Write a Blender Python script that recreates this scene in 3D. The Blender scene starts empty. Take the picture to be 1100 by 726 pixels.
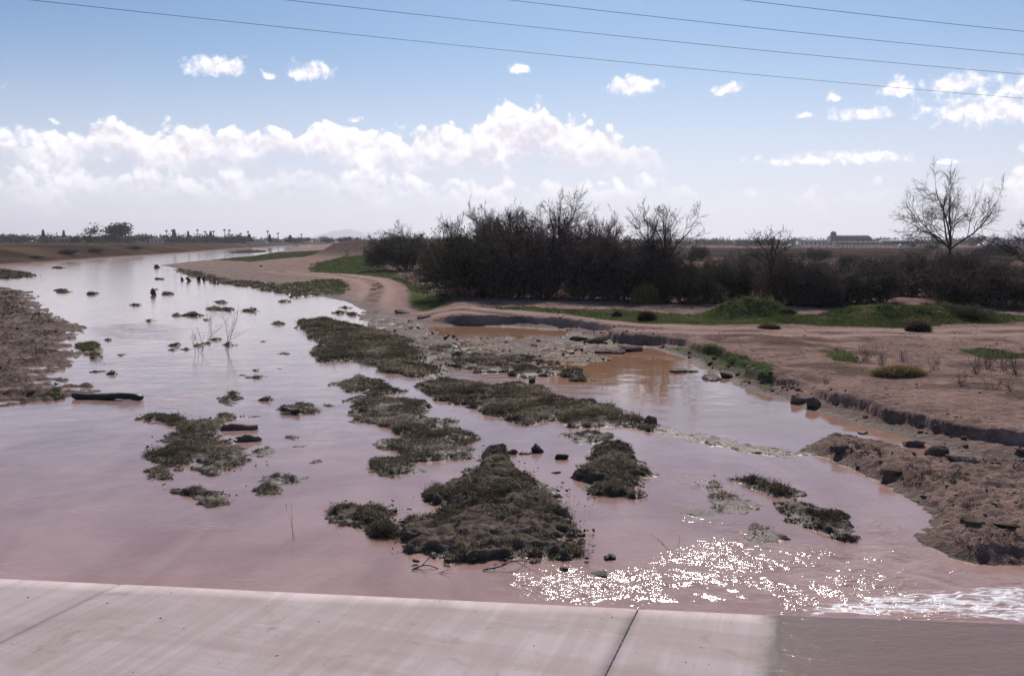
import bpy, math, random
import numpy as np
from mathutils import Vector

# ------------------------------------------------------------------ camera, sky, sun, exposure
S = bpy.context.scene
COL = S.collection
CAM_H, FPX, HORIZON = 3.2, 1069.44, 259.5
PITCH = math.atan((363 - HORIZON) / FPX)
cd = bpy.data.cameras.new("camera"); cam = bpy.data.objects.new("camera", cd); COL.objects.link(cam)
cam.location = (0, 0, CAM_H); cam.rotation_euler = (math.pi / 2 - PITCH, 0, 0)
cd.sensor_width = 36; cd.lens = 35; cd.clip_start = 0.1; cd.clip_end = 40000
S.camera = cam

HAZE = True
SUN_EL, SUN_AZ = math.radians(39), math.radians(9)       # azimuth measured from +Y towards +X
sl = bpy.data.lights.new("sun", 'SUN'); sun = bpy.data.objects.new("sun", sl); COL.objects.link(sun)
sl.energy = 3.6; sl.angle = math.radians(0.5); sl.color = (1.0, 0.93, 0.85)
sun.rotation_euler = (math.pi / 2 - SUN_EL, 0, math.pi - SUN_AZ)
sun.location = (30, 100, 120)

S.render.engine = 'CYCLES'
S.cycles.use_denoising = True
S.cycles.max_bounces = 6; S.cycles.diffuse_bounces = 2; S.cycles.glossy_bounces = 3
S.cycles.transparent_max_bounces = 6; S.cycles.volume_bounces = 0
S.cycles.sample_clamp_indirect = 4
S.view_settings.view_transform = 'Standard'; S.view_settings.look = 'None'
S.view_settings.gamma = 1; S.view_settings.exposure = 0.29


def ray(u, v):
    dx, dy = (u - 550) / FPX, -(v - 363) / FPX
    c, s = math.cos(PITCH), math.sin(PITCH)
    return np.array([dx, c + dy * s, -s + dy * c])


def azel(u, v):
    d = ray(u, v); d = d / np.linalg.norm(d)
    return math.atan2(d[0], d[1]), math.asin(d[2])


class NT:
    """small helper for node trees"""
    def __init__(s, tree):
        s.t = tree; s.n = tree.nodes; s.l = tree.links
    def new(s, typ, **kw):
        n = s.n.new(typ)
        for k, v in kw.items(): setattr(n, k, v)
        return n
    def put(s, sock, val):
        if hasattr(val, 'is_output') or isinstance(val, bpy.types.NodeSocket): s.l.new(val, sock)
        elif val is not None: sock.default_value = val
    def math(s, op, a, b=None, c=None, clamp=False):
        n = s.new('ShaderNodeMath', operation=op); n.use_clamp = clamp
        for i, x in enumerate((a, b, c)):
            if x is not None: s.put(n.inputs[i], x)
        return n.outputs[0]
    def vmath(s, op, a, b=None):
        n = s.new('ShaderNodeVectorMath', operation=op)
        s.put(n.inputs[0], a)
        if b is not None: s.put(n.inputs[1], b)
        return n.outputs['Value'] if op in ('LENGTH', 'DOT_PRODUCT') else n.outputs[0]
    dims = '3D'
    def noise(s, vec, scale, detail=4, rough=0.55, dist=0.0, lac=2.0):
        n = s.new('ShaderNodeTexNoise', noise_dimensions=s.dims)
        s.put(n.inputs['Vector'], vec); n.inputs['Scale'].default_value = scale
        n.inputs['Detail'].default_value = detail; n.inputs['Roughness'].default_value = rough
        n.inputs['Distortion'].default_value = dist; n.inputs['Lacunarity'].default_value = lac
        return n.outputs['Fac']
    def ramp(s, x, a, b, smooth=True, lo=0.0, hi=1.0):
        n = s.new('ShaderNodeMapRange', interpolation_type='SMOOTHSTEP' if smooth else 'LINEAR')
        n.clamp = True
        s.put(n.inputs['Value'], x); s.put(n.inputs['From Min'], a); s.put(n.inputs['From Max'], b)
        n.inputs['To Min'].default_value = lo; n.inputs['To Max'].default_value = hi
        return n.outputs['Result']
    def mix(s, f, a, b, blend='MIX'):
        n = s.new('ShaderNodeMix', data_type='RGBA', blend_type=blend)
        s.put(n.inputs[0], f)
        for i, x in ((6, a), (7, b)):
            if isinstance(x, (tuple, list)): x = tuple(x) + (1,) * (4 - len(x))
            s.put(n.inputs[i], x)
        return n.outputs[2]


def make_world():
    w = bpy.data.worlds.new("World"); S.world = w; w.use_nodes = True
    w.cycles.sampling_method = 'MANUAL'; w.cycles.sample_map_resolution = 512
    w.node_tree.nodes.clear(); k = NT(w.node_tree); k.dims = '2D'
    out = k.new('ShaderNodeOutputWorld'); bg = k.new('ShaderNodeBackground')
    bg.inputs['Strength'].default_value = 0.1
    k.l.new(bg.outputs[0], out.inputs[0])
    sky = k.new('ShaderNodeTexSky', sky_type='NISHITA')
    sky.sun_disc = False; sky.sun_elevation = SUN_EL; sky.sun_rotation = SUN_AZ
    sky.altitude = 300; sky.air_density = 1.0; sky.dust_density = 0.6; sky.ozone_density = 2.0
    d = k.new('ShaderNodeTexCoord').outputs['Generated']
    sep = k.new('ShaderNodeSeparateXYZ'); k.l.new(d, sep.inputs[0])
    az = k.math('ARCTAN2', sep.outputs[0], sep.outputs[1])
    el = k.math('ARCSINE', sep.outputs[2])
    cmb = k.new('ShaderNodeCombineXYZ'); k.l.new(az, cmb.inputs[0]); k.l.new(el, cmb.inputs[1])
    p = cmb.outputs[0]
    pu = k.vmath('ADD', p, (0.002, 0.007, 0))
    base = k.mix(1.0, sky.outputs[0], SKY_TINT, 'MULTIPLY')
    hazef = k.ramp(el, 0.22, -0.01)
    base = k.mix(k.math('MULTIPLY', hazef, 0.78), base, (7.2, 6.9, 7.9))
    n0 = k.noise(p, 36, 7, 0.56, 0.12); n1 = k.noise(pu, 36, 7, 0.56, 0.12)
    nbig = k.noise(p, 11, 3, 0.5)

    def puffs(vec, s1, s2):
        tot = None
        for s_, w_ in ((s1, 0.62), (s2, 0.38)):
            v = k.new('ShaderNodeTexVoronoi', feature='F1', voronoi_dimensions='2D'); k.l.new(vec, v.inputs['Vector'])
            v.inputs['Scale'].default_value = s_
            t = k.math('MULTIPLY', k.math('SUBTRACT', 0.39, v.outputs['Distance']), w_)
            tot = t if tot is None else k.math('ADD', tot, t)
        return tot
    wob = k.new('ShaderNodeTexNoise', noise_dimensions='2D'); k.l.new(p, wob.inputs['Vector']); wob.inputs['Scale'].default_value = 70; wob.inputs['Detail'].default_value = 3
    pw = k.vmath('ADD', p, k.vmath('MULTIPLY', k.vmath('SUBTRACT', wob.outputs['Color'], (0.5, 0.5, 0.5)), (0.012, 0.012, 0)))
    pwu = k.vmath('ADD', pw, (0.002, 0.006, 0))
    c0 = puffs(pw, 42, 95); c1 = puffs(pwu, 42, 95)
    n0 = k.math('ADD', n0, k.math('MULTIPLY', c0, 0.42)); n1 = k.math('ADD', n1, k.math('MULTIPLY', c1, 0.42))

    def curve(pts):
        n = k.new('ShaderNodeFloatCurve'); m = n.mapping; c = m.curves[0]
        conv = []
        for u, v in pts:
            a, _ = azel(u, v)
            e = (HORIZON - v - 5) / FPX
            conv.append(((a + 0.8) / 1.6, e / 0.2))
        while len(c.points) < len(conv): c.points.new(0.5, 0.5)
        for q, (x, y) in zip(c.points, conv):
            q.location = (x, y); q.handle_type = 'AUTO_CLAMPED'
        m.update()
        x = k.ramp(az, -0.8, 0.8, smooth=False)
        k.l.new(x, n.inputs['Value'])
        return k.math('MULTIPLY', n.outputs[0], 0.2)

    def bank(pts, soft, amp, fade_el, base_w):
        top = curve(pts)
        dd = k.math('DIVIDE', k.math('SUBTRACT', top, el), 0.022)
        f0 = k.math('ADD', dd, k.math('MULTIPLY', k.math('SUBTRACT', n0, 0.5), amp))
        m = k.ramp(f0, 0.0, soft)
        # relief: the sunny upper rims of the puffs
        rel = k.math('MULTIPLY', k.math('SUBTRACT', n0, n1), 3.0)
        lit = k.math('ADD', k.ramp(f0, 2.1, 0.2, lo=0.22, hi=0.85), rel, clamp=True)
        lit = k.math('ADD', lit, k.math('MULTIPLY', k.math('SUBTRACT', nbig, 0.5), 1.0), clamp=True)
        be = k.math('ADD', el, k.math('MULTIPLY', k.math('SUBTRACT', nbig, 0.5), 0.055))
        be = k.math('ADD', be, k.math('MULTIPLY', k.math('SUBTRACT', n0, 0.5), 0.014))
        fade = k.ramp(be, fade_el, fade_el + base_w)
        lit = k.math('MULTIPLY', lit, k.ramp(be, fade_el, fade_el + 0.05, lo=0.35, hi=1.0))
        return m, lit, fade
    A = [(-500, 150), (-200, 150), (0, 153), (38, 153), (60, 145), (110, 137), (150, 134), (200, 142), (240, 134), (300, 140),
         (350, 132), (390, 133), (430, 137), (480, 132), (520, 122), (545, 110), (570, 107), (590, 115), (605, 128), (640, 133),
         (670, 142), (700, 152), (718, 178), (760, 222), (820, 259), (1500, 259)]
    Bc = [(-500, 195), (0, 186), (100, 178), (200, 186), (330, 172), (450, 186), (600, 190), (700, 188), (740, 193), (760, 205),
          (800, 208), (860, 199), (900, 202), (960, 196), (1010, 200), (1060, 193), (1100, 186), (1500, 190)]
    colr = base
    for pts, soft, amp, fe, op in ((A, 0.30, 2.1, 0.062, 1.0), (Bc, 0.6, 2.6, 0.018, 0.72)):
        m, lit, fade = bank(pts, soft, amp, fe, 0.028 if op == 1.0 else 0.05)
        cc = k.mix(lit, (6.2, 6.0, 6.9), (9.9, 9.6, 9.9))
        colr = k.mix(k.math('MULTIPLY', k.math('MULTIPLY', m, fade), op), colr, cc)
    # single small clouds: centre and half axes in picture units, turned into angles
    best = None
    for u, v, a, b in ((232, 73, 40, 14), (331, 78, 29, 13), (289, 83, 9, 5), (556, 75, 14, 8), (677, 93, 35, 15), (782, 97, 20, 10),
                       (895, 105, 12, 7), (965, 97, 19, 13), (1030, 92, 44, 12), (924, 124, 36, 9), (864, 125, 9, 4), (1075, 120, 80, 24),
                       (1130, 95, 60, 20), (890, 172, 88, 10), (380, 129, 12, 5), (1100, 158, 9, 8), (1020, 174, 16, 4), (-60, 90, 50, 16),
                       (1250, 80, 50, 16), (20, 150, 70, 12)):
        c = azel(u, v)
        q = k.vmath('SUBTRACT', p, (c[0], c[1], 0))
        q = k.vmath('MULTIPLY', q, (FPX / a, FPX / b, 0))
        sq = k.new('ShaderNodeSeparateXYZ'); k.l.new(q, sq.inputs[0])
        cq = k.new('ShaderNodeCombineXYZ'); k.l.new(sq.outputs[0], cq.inputs[0])
        k.l.new(k.math('MINIMUM', sq.outputs[1], k.math('MULTIPLY', sq.outputs[1], 1.5)), cq.inputs[1])
        f = k.math('SUBTRACT', 1.0, k.vmath('LENGTH', cq.outputs[0]))
        best = f if best is None else k.math('MAXIMUM', best, f)
    nf = k.math('ADD', k.noise(p, 70, 6, 0.58, 0.15), k.math('MULTIPLY', puffs(pw, 85, 170), 0.5)); nf1 = k.math('ADD', k.noise(pu, 70, 6, 0.58, 0.15), k.math('MULTIPLY', puffs(pwu, 85, 170), 0.5))
    F = k.math('ADD', best, k.math('MULTIPLY', k.math('SUBTRACT', nf, 0.46), 1.35))
    m = k.ramp(F, 0.0, 0.75)
    lit = k.math('ADD', 0.44, k.math('MULTIPLY', k.math('SUBTRACT', nf, nf1), 2.2), clamp=True)
    cc = k.mix(lit, (7.0, 6.9, 8.0), (10.2, 10.0, 10.4))
    colr = k.mix(m, colr, cc)
    k.l.new(colr, bg.inputs['Color'])


SKY_TINT = (0.43, 0.535, 0.655)
make_world()

# ------------------------------------------------------------------ general helpers
RNG = np.random.default_rng(7)


def tag(o, label=None, cat=None, group=None, kind=None):
    if label: o['label'] = label
    if cat: o['category'] = cat
    if group: o['group'] = group
    if kind or label: o['kind'] = kind or 'thing'
    return o


def link_mesh(name, V, F, mat, parent=None, smooth=False, attrs=None):
    """V (n,3); F (m,3) or (m,4) int array, or a list of such arrays"""
    me = bpy.data.meshes.new(name)
    Fs = F if isinstance(F, list) else [F]
    Fs = [f for f in Fs if len(f)]
    me.vertices.add(len(V)); me.vertices.foreach_set('co', np.asarray(V, np.float32).ravel())
    nl = sum(f.size for f in Fs); npoly = sum(len(f) for f in Fs)
    me.loops.add(nl); me.polygons.add(npoly)
    me.loops.foreach_set('vertex_index', np.concatenate([f.ravel() for f in Fs]).astype(np.int32))
    starts, off = [], 0
    for f in Fs:
        starts.append(off + np.arange(len(f)) * f.shape[1]); off += f.size
    me.polygons.foreach_set('loop_start', np.concatenate(starts).astype(np.int32))
    if smooth: me.polygons.foreach_set('use_smooth', np.ones(npoly, bool))
    me.update(calc_edges=True)
    for an, arr in (attrs or {}).items():
        arr = np.asarray(arr, np.float32)
        if arr.ndim == 2:
            a = me.attributes.new(an, 'FLOAT_COLOR', 'POINT'); a.data.foreach_set('color', arr.ravel())
        else:
            a = me.attributes.new(an, 'FLOAT', 'POINT'); a.data.foreach_set('value', arr)
    me.validate()
    if mat: me.materials.append(mat)
    o = bpy.data.objects.new(name, me); COL.objects.link(o)
    if parent: o.parent = parent
    return o


def empty(name, loc, rz=0.0):
    o = bpy.data.objects.new(name, None); COL.objects.link(o)
    o.location = loc; o.rotation_euler = (0, 0, rz); o.empty_display_size = 0.2
    return o


def copy_tree(o, parent=None):
    c = o.copy(); COL.objects.link(c); c.parent = parent
    for ch in list(o.children): copy_tree(ch, c)
    return c


_perm = np.random.default_rng(3).permutation(4096).astype(np.int64)
_ga = np.random.default_rng(4).uniform(0, 2 * np.pi, 4096)
_gx, _gy = np.cos(_ga), np.sin(_ga)


def pnoise(x, y, seed=0):
    ix, iy = np.floor(x).astype(np.int64), np.floor(y).astype(np.int64)
    fx, fy = x - ix, y - iy
    def g(a, b, dx, dy):
        h = _perm[(a + _perm[(b + seed * 131) & 4095]) & 4095]
        return _gx[h] * dx + _gy[h] * dy
    u = fx * fx * fx * (fx * (fx * 6 - 15) + 10); v = fy * fy * fy * (fy * (fy * 6 - 15) + 10)
    a = g(ix, iy, fx, fy); b = g(ix + 1, iy, fx - 1, fy)
    c = g(ix, iy + 1, fx, fy - 1); d = g(ix + 1, iy + 1, fx - 1, fy - 1)
    return (a + (b - a) * u + ((c + (d - c) * u) - (a + (b - a) * u)) * v) * 1.5


def fbm(x, y, octv=4, seed=0, gain=0.5):
    s, a, t = 0, 1.0, 0
    for i in range(octv):
        s = s + a * pnoise(x * 2 ** i + 17.3 * i, y * 2 ** i - 9.1 * i, seed + i); t += a; a *= gain
    return s / t


def ridged(x, y, octv=4, seed=0):
    s, a, t = 0, 1.0, 0
    for i in range(octv):
        s = s + a * (1 - np.abs(pnoise(x * 2 ** i + 3.7 * i, y * 2 ** i + 5.3 * i, seed + i)) * 2); t += a; a *= 0.5
    return s / t


def sst(x, a, b):
    t = np.clip((x - a) / (b - a), 0, 1); return t * t * (3 - 2 * t)


def P(u, v, z=0.0):
    d = ray(u, v); t = (z - CAM_H) / d[2]
    return np.array([d[0] * t, d[1] * t, z])


def poly(pts, z=0.0):
    return np.array([P(u, v, z)[:2] for u, v in pts])


def sdpoly(x, y, pl, margin=None):
    """signed distance, positive inside; only evaluated within the margin of its bounds"""
    shp = x.shape; x = x.ravel(); y = y.ravel()
    out = np.full(x.shape, -1e6)
    if margin is None: sel = np.arange(x.size)
    else:
        lo, hi = pl.min(0) - margin, pl.max(0) + margin
        sel = np.nonzero((x > lo[0]) & (x < hi[0]) & (y > lo[1]) & (y < hi[1]))[0]
    px, py = x[sel], y[sel]
    d2 = np.full(px.shape, 1e18); ins = np.zeros(px.shape, bool)
    n = len(pl)
    for i in range(n):
        ax, ay = pl[i]; bx, by = pl[(i + 1) % n]
        ex, ey = bx - ax, by - ay
        wx, wy = px - ax, py - ay
        t = np.clip((wx * ex + wy * ey) / (ex * ex + ey * ey + 1e-12), 0, 1)
        d2 = np.minimum(d2, (wx - ex * t) ** 2 + (wy - ey * t) ** 2)
        if ay != by:
            ins ^= ((ay > py) != (by > py)) & (px < ex * (py - ay) / (by - ay) + ax)
    out[sel] = np.where(ins, 1, -1) * np.sqrt(d2)
    return out.reshape(shp)


def dline(x, y, pts):
    d2 = np.full(x.shape, 1e18)
    for (ax, ay), (bx, by) in zip(pts[:-1], pts[1:]):
        ex, ey = bx - ax, by - ay
        wx, wy = x - ax, y - ay
        t = np.clip((wx * ex + wy * ey) / (ex * ex + ey * ey + 1e-12), 0, 1)
        d2 = np.minimum(d2, (wx - ex * t) ** 2 + (wy - ey * t) ** 2)
    return np.sqrt(d2)


# ------------------------------------------------------------------ materials
def mat_new(name):
    m = bpy.data.materials.new(name); m.use_nodes = True
    k = NT(m.node_tree); b = m.node_tree.nodes['Principled BSDF']
    return m, k, b


def geo(k): return k.new('ShaderNodeNewGeometry').outputs['Position']


def attr(k, name, out='Fac'):
    n = k.new('ShaderNodeAttribute', attribute_name=name); return n.outputs[out]


def bump(k, b, h, strength=0.5, dist=0.05):
    n = k.new('ShaderNodeBump'); n.inputs['Distance'].default_value = dist
    k.put(n.inputs['Strength'], strength); k.l.new(h, n.inputs['Height']); k.l.new(n.outputs[0], b.inputs['Normal'])


def simple(name, col, rough=0.8, var=0.25, scale=6, metal=0.0, spec=0.3):
    m, k, b = mat_new(name)
    n = k.noise(k.new('ShaderNodeTexCoord').outputs['Object'], scale, 5, 0.6)
    c = k.mix(n, tuple(x * (1 - var) for x in col), tuple(min(1, x * (1 + var)) for x in col))
    k.l.new(c, b.inputs['Base Color']); b.inputs['Roughness'].default_value = rough
    b.inputs['Metallic'].default_value = metal; b.inputs['Specular IOR Level'].default_value = spec
    return m


def earth_material():
    m, k, b = mat_new('earth')
    p = geo(k)
    sep = k.new('ShaderNodeSeparateXYZ'); k.l.new(p, sep.inputs[0]); z = sep.outputs[2]
    at = k.new('ShaderNodeAttribute', attribute_name='mask')
    sc = k.new('ShaderNodeSeparateColor'); k.l.new(at.outputs['Color'], sc.inputs[0])
    green, path, weed = sc.outputs[0], sc.outputs[1], sc.outputs[2]
    wetx = at.outputs['Alpha']
    n1 = k.noise(p, 0.9, 6, 0.6); n2 = k.noise(p, 7, 6, 0.65); n3 = k.noise(p, 45, 3, 0.6)
    nn = k.math('ADD', k.math('MULTIPLY', n1, 0.45), k.math('MULTIPLY', n2, 0.55))
    soil = k.mix(k.ramp(nn, 0.36, 0.64), (0.19, 0.124, 0.103), (0.43, 0.288, 0.243))
    dusty = k.mix(n2, (0.40, 0.262, 0.222), (0.53, 0.37, 0.32))
    c = k.mix(path, soil, dusty)
    weedc = k.mix(k.ramp(k.math('ADD', k.math('MULTIPLY', n1, 0.5), k.math('MULTIPLY', n2, 0.5)), 0.35, 0.65), (0.034, 0.025, 0.021), (0.095, 0.064, 0.052))
    c = k.mix(k.math('MULTIPLY', weed, k.ramp(k.math('ADD', n2, k.math('MULTIPLY', n1, 0.5)), 0.55, 0.85, lo=0.75, hi=1.0)), c, weedc)
    nfar = k.noise(p, 0.05, 5, 0.65)
    c = k.mix(k.math('MULTIPLY', k.ramp(weed, 0.9, 1.3), k.ramp(nfar, 0.42, 0.6, lo=0.0, hi=0.7)), c, (0.17, 0.115, 0.085))
    c = k.mix(k.math('MULTIPLY', k.ramp(weed, 1.1, 2.0, False), k.ramp(nfar, 0.62, 0.50, lo=0.45, hi=1.0)), c, k.mix(nn, (0.022, 0.016, 0.015), (0.060, 0.042, 0.036)))
    gr = k.mix(k.ramp(n2, 0.3, 0.7), (0.045, 0.062, 0.024), (0.105, 0.135, 0.055))
    gm = k.ramp(k.math('ADD', k.math('MULTIPLY', green, 1.3), k.math('MULTIPLY', k.math('SUBTRACT', n2, 0.5), 2.2)), 0.45, 0.95)
    c = k.mix(gm, c, gr)
    # crumbs and clods
    c = k.mix(k.ramp(n3, 0.58, 0.70), c, (0.085, 0.06, 0.05))
    zz = k.math('ADD', z, k.math('MULTIPLY', k.math('SUBTRACT', n2, 0.5), 0.06))
    wet = k.math('MAXIMUM', k.ramp(zz, 0.10, 0.02), wetx)
    wc = k.mix(n2, (0.075, 0.048, 0.040), (0.18, 0.115, 0.092))
    c = k.mix(wet, c, wc)
    k.l.new(c, b.inputs['Base Color'])
    r = k.ramp(wet, 0.0, 1.0, False, 0.95, 0.55)
    k.l.new(r, b.inputs['Roughness'])
    k.l.new(k.ramp(wet, 0, 1, False, 0.0, 0.09), b.inputs['Specular IOR Level'])
    h = k.math('ADD', k.math('MULTIPLY', n2, 0.75), k.math('MULTIPLY', n3, 0.25))
    bump(k, b, h, 1.0, 0.13)
    return m


def island_material(name, dry, wetc):
    m, k, b = mat_new(name)
    p = geo(k); sep = k.new('ShaderNodeSeparateXYZ'); k.l.new(p, sep.inputs[0]); z = sep.outputs[2]
    n2 = k.noise(p, 6, 6, 0.65); n3 = k.noise(p, 38, 4, 0.6)
    c = k.mix(k.ramp(n2, 0.3, 0.72), tuple(x * 0.45 for x in dry), dry)
    c = k.mix(k.ramp(n3, 0.62, 0.75), c, (0.05, 0.04, 0.032))
    wet = k.ramp(k.math('ADD', z, k.math('MULTIPLY', k.math('SUBTRACT', n2, 0.5), 0.08)), 0.085, 0.02)
    c = k.mix(wet, c, wetc)
    k.l.new(c, b.inputs['Base Color'])
    k.l.new(k.ramp(wet, 0, 1, False, 0.85, 0.42), b.inputs['Roughness'])
    k.l.new(k.ramp(wet, 0, 1, False, 0.0, 0.14), b.inputs['Specular IOR Level'])
    bump(k, b, k.math('ADD', k.math('MULTIPLY', n2, 0.7), k.math('MULTIPLY', n3, 0.3)), 1.0, 0.05)
    return m


def blade_material(name, lo, hi, straw, straw_at=0.8):
    m, k, b = mat_new(name)
    t = attr(k, 'tone')
    c = k.mix(t, lo, hi)
    c = k.mix(k.ramp(t, straw_at, straw_at + 0.08), c, straw)
    k.l.new(c, b.inputs['Base Color']); b.inputs['Roughness'].default_value = 0.75
    b.inputs['Specular IOR Level'].default_value = 0.08
    tl = k.new('ShaderNodeBsdfTranslucent'); k.l.new(c, tl.inputs['Color'])
    mx = k.new('ShaderNodeMixShader'); mx.inputs[0].default_value = 0.38
    k.l.new(b.outputs[0], mx.inputs[1]); k.l.new(tl.outputs[0], mx.inputs[2])
    k.l.new(mx.outputs[0], m.node_tree.nodes['Material Output'].inputs['Surface'])
    return m


def water_material():
    m, k, b = mat_new('muddy_water')
    p = geo(k)
    foam = attr(k, 'foam')
    brk = k.ramp(k.noise(p, 0.9, 5, 0.65, 1.0), 0.38, 0.62, lo=0.22, hi=1.0)
    turb = k.math('MULTIPLY', attr(k, 'turb'), brk)
    st = k.vmath('MULTIPLY', p, (1.0, 1.0, 1.0))
    r1 = k.noise(st, 2.2, 3, 0.5, 0.2); r2 = k.noise(k.vmath('MULTIPLY', p, (0.42, 1.0, 1.0)), 19, 2, 0.5, 0.5); r3 = k.noise(st, 42, 2, 0.5)
    murk = k.noise(p, 0.35, 4, 0.6, 0.8)
    flow = k.noise(k.vmath('MULTIPLY', p, (0.9, 0.28, 1.0)), 1.1, 5, 0.62, 0.9)
    c = k.mix(k.ramp(k.math('ADD', k.math('MULTIPLY', murk, 0.55), k.math('MULTIPLY', flow, 0.45)), 0.36, 0.64), WATER_LO, WATER_HI)
    calm = attr(k, 'calm')
    c = k.mix(calm, c, (0.34, 0.185, 0.105))
    fo = k.noise(k.vmath('MULTIPLY', p, (0.8, 2.6, 1.0)), 3.6, 7, 0.7, 1.6)
    ff = k.ramp(k.math('ADD', fo, k.math('MULTIPLY', foam, 0.40)), 0.82, 0.96)
    ff = k.math('MULTIPLY', ff, k.ramp(foam, 0.02, 0.25))
    c = k.mix(ff, c, (0.78, 0.74, 0.76))
    k.l.new(c, b.inputs['Base Color'])
    rr = k.math('ADD', 0.05, k.math('MULTIPLY', turb, 0.065))
    k.l.new(k.math('ADD', rr, k.math('MULTIPLY', ff, 0.45)), b.inputs['Roughness'])
    b.inputs['IOR'].default_value = 1.33
    h = k.math('ADD', k.math('MULTIPLY', r1, 0.55), k.math('MULTIPLY', r2, 0.16))
    gust = k.ramp(k.noise(p, 0.55, 3, 0.55, 0.5), 0.52, 0.72)
    h = k.math('ADD', h, k.math('MULTIPLY', k.math('MULTIPLY', r2, turb), 0.7))
    h = k.math('ADD', h, k.math('MULTIPLY', r3, k.math('ADD', 0.04, k.math('ADD', k.math('MULTIPLY', turb, 0.08), k.math('MULTIPLY', gust, 0.08)))))
    bump(k, b, h, k.math('MULTIPLY', k.ramp(turb, 0, 1, False, 0.19, 0.62), k.ramp(calm, 0, 1, False, 1.0, 0.10)), 0.06)
    return m


WATER_LO, WATER_HI = (0.31, 0.176, 0.142), (0.43, 0.267, 0.226)
M = {}
M['earth'] = earth_material()
M['island'] = island_material('island_mud', (0.19, 0.142, 0.118), (0.066, 0.045, 0.035))
M['mud'] = island_material('bare_mud', (0.25, 0.175, 0.145), (0.095, 0.060, 0.045))
M['water'] = water_material()
M['mat_grass'] = blade_material('matted_grass', (0.036, 0.031, 0.019), (0.185, 0.152, 0.098), (0.46, 0.38, 0.28), 0.70)
M['green_grass'] = blade_material('fresh_grass', (0.048, 0.060, 0.022), (0.140, 0.155, 0.058), (0.28, 0.23, 0.13), 0.80)
M['dry_grass'] = blade_material('dry_grass', (0.10, 0.075, 0.03), (0.30, 0.22, 0.09), (0.42, 0.33, 0.17), 0.8)
M['rust_grass'] = blade_material('rusty_grass', (0.06, 0.035, 0.022), (0.16, 0.085, 0.055), (0.25, 0.15, 0.1), 0.85)
M['dead_weed'] = blade_material('dead_weed', (0.03, 0.024, 0.018), (0.10, 0.075, 0.055), (0.2, 0.15, 0.11), 0.85)
M['wood_wet'] = simple('wet_wood', (0.035, 0.027, 0.022), 0.5, 0.4, 20)
M['wood'] = simple('weathered_wood', (0.13, 0.095, 0.075), 0.8, 0.4, 18)
M['rock'] = island_material('mud_clod', (0.19, 0.138, 0.112), (0.03, 0.022, 0.019))
M['slabrock'] = island_material('pale_mud_slab', (0.30, 0.23, 0.205), (0.12, 0.08, 0.065))
M['twig'] = simple('grey_twig', (0.125, 0.100, 0.092), 0.85, 0.3, 3)
_m = M['twig']; _k = NT(_m.node_tree); _b = _m.node_tree.nodes['Principled BSDF']
_src = _b.inputs['Base Color'].links[0].from_socket
_oi = _k.new('ShaderNodeObjectInfo').outputs['Random']
_k.l.new(_k.mix(1.0, _src, _k.mix(_oi, (0.55, 0.55, 0.6), (1.7, 1.55, 1.5)), 'MULTIPLY'), _b.inputs['Base Color'])
M['bark'] = simple('dark_bark', (0.055, 0.043, 0.038), 0.9, 0.35, 8)
M['leaf_dark'] = blade_material('dusky_leaf', (0.026, 0.022, 0.018), (0.085, 0.070, 0.057), (0.15, 0.12, 0.10), 0.82)
M['leaf_olive'] = blade_material('olive_leaf', (0.022, 0.030, 0.014), (0.060, 0.075, 0.030), (0.10, 0.10, 0.05), 0.9)
M['leaf_far'] = blade_material('far_leaf', (0.018, 0.024, 0.016), (0.050, 0.060, 0.036), (0.08, 0.08, 0.05), 0.9)
M['wire'] = simple('wire', (0.06, 0.06, 0.065), 0.5, 0.1, 2)
M['white'] = simple('white_paint', (0.74, 0.73, 0.71), 0.7, 0.06, 0.5)
M['roof_grey'] = simple('grey_roof', (0.22, 0.20, 0.20), 0.8, 0.15, 0.4)
M['brickish'] = simple('brown_brick', (0.20, 0.13, 0.11), 0.85, 0.15, 0.5)
M['window'] = simple('dark_glass', (0.03, 0.035, 0.04), 0.15, 0.1, 1, spec=0.5)
M['car_white'] = simple('white_car_paint', (0.72, 0.72, 0.72), 0.3, 0.03, 1, spec=0.5)
M['car_dark'] = simple('dark_car_paint', (0.05, 0.055, 0.07), 0.3, 0.1, 1, spec=0.5)
M['rubber'] = simple('rubber', (0.02, 0.02, 0.02), 0.9, 0.1, 1)
M['mountain'] = simple('mountain_rock', (0.18, 0.15, 0.15), 0.95, 0.2, 0.002)

# ------------------------------------------------------------------ terrain
LAND = poly([(324, 263.6), (305, 269.5), (270, 275.5), (235, 278.5), (200, 281.5), (172, 285), (205, 291.5), (240, 300), (290, 304), (330, 316),
             (372, 324), (393, 335), (430, 345), (455, 349), (485, 350.5), (560, 351), (600, 354), (640, 366), (668, 371), (700, 374),
             (735, 385), (748, 396), (775, 402), (790, 414), (845, 430), (870, 441), (905, 451), (960, 469), (1005, 484), (1040, 494),
             (1110, 500), (1300, 512), (2600, 545)])
LAND = np.vstack([LAND, [[400, 30], [9000, 30], [9000, 9000], [-150, 9000]]])
LEFT = poly([(-900, 330), (-300, 302), (-100, 292), (0, 287), (60, 283), (130, 277.5), (200, 272.5), (250, 268), (300, 264.8), (318, 263.6)])
LEFT = np.vstack([LEFT, [[-160, 9000], [-9000, 9000], [-9000, 60]]])
MUD_RIGHT = poly([(858, 484), (880, 473), (905, 473), (950, 480), (985, 490), (1030, 496), (1120, 500), (1300, 520), (1300, 640), (1140, 612),
                  (1100, 607), (1060, 607), (1020, 600), (990, 586), (978, 577), (1000, 565), (1005, 552), (985, 540), (960, 526), (920, 506), (890, 493)])
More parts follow.
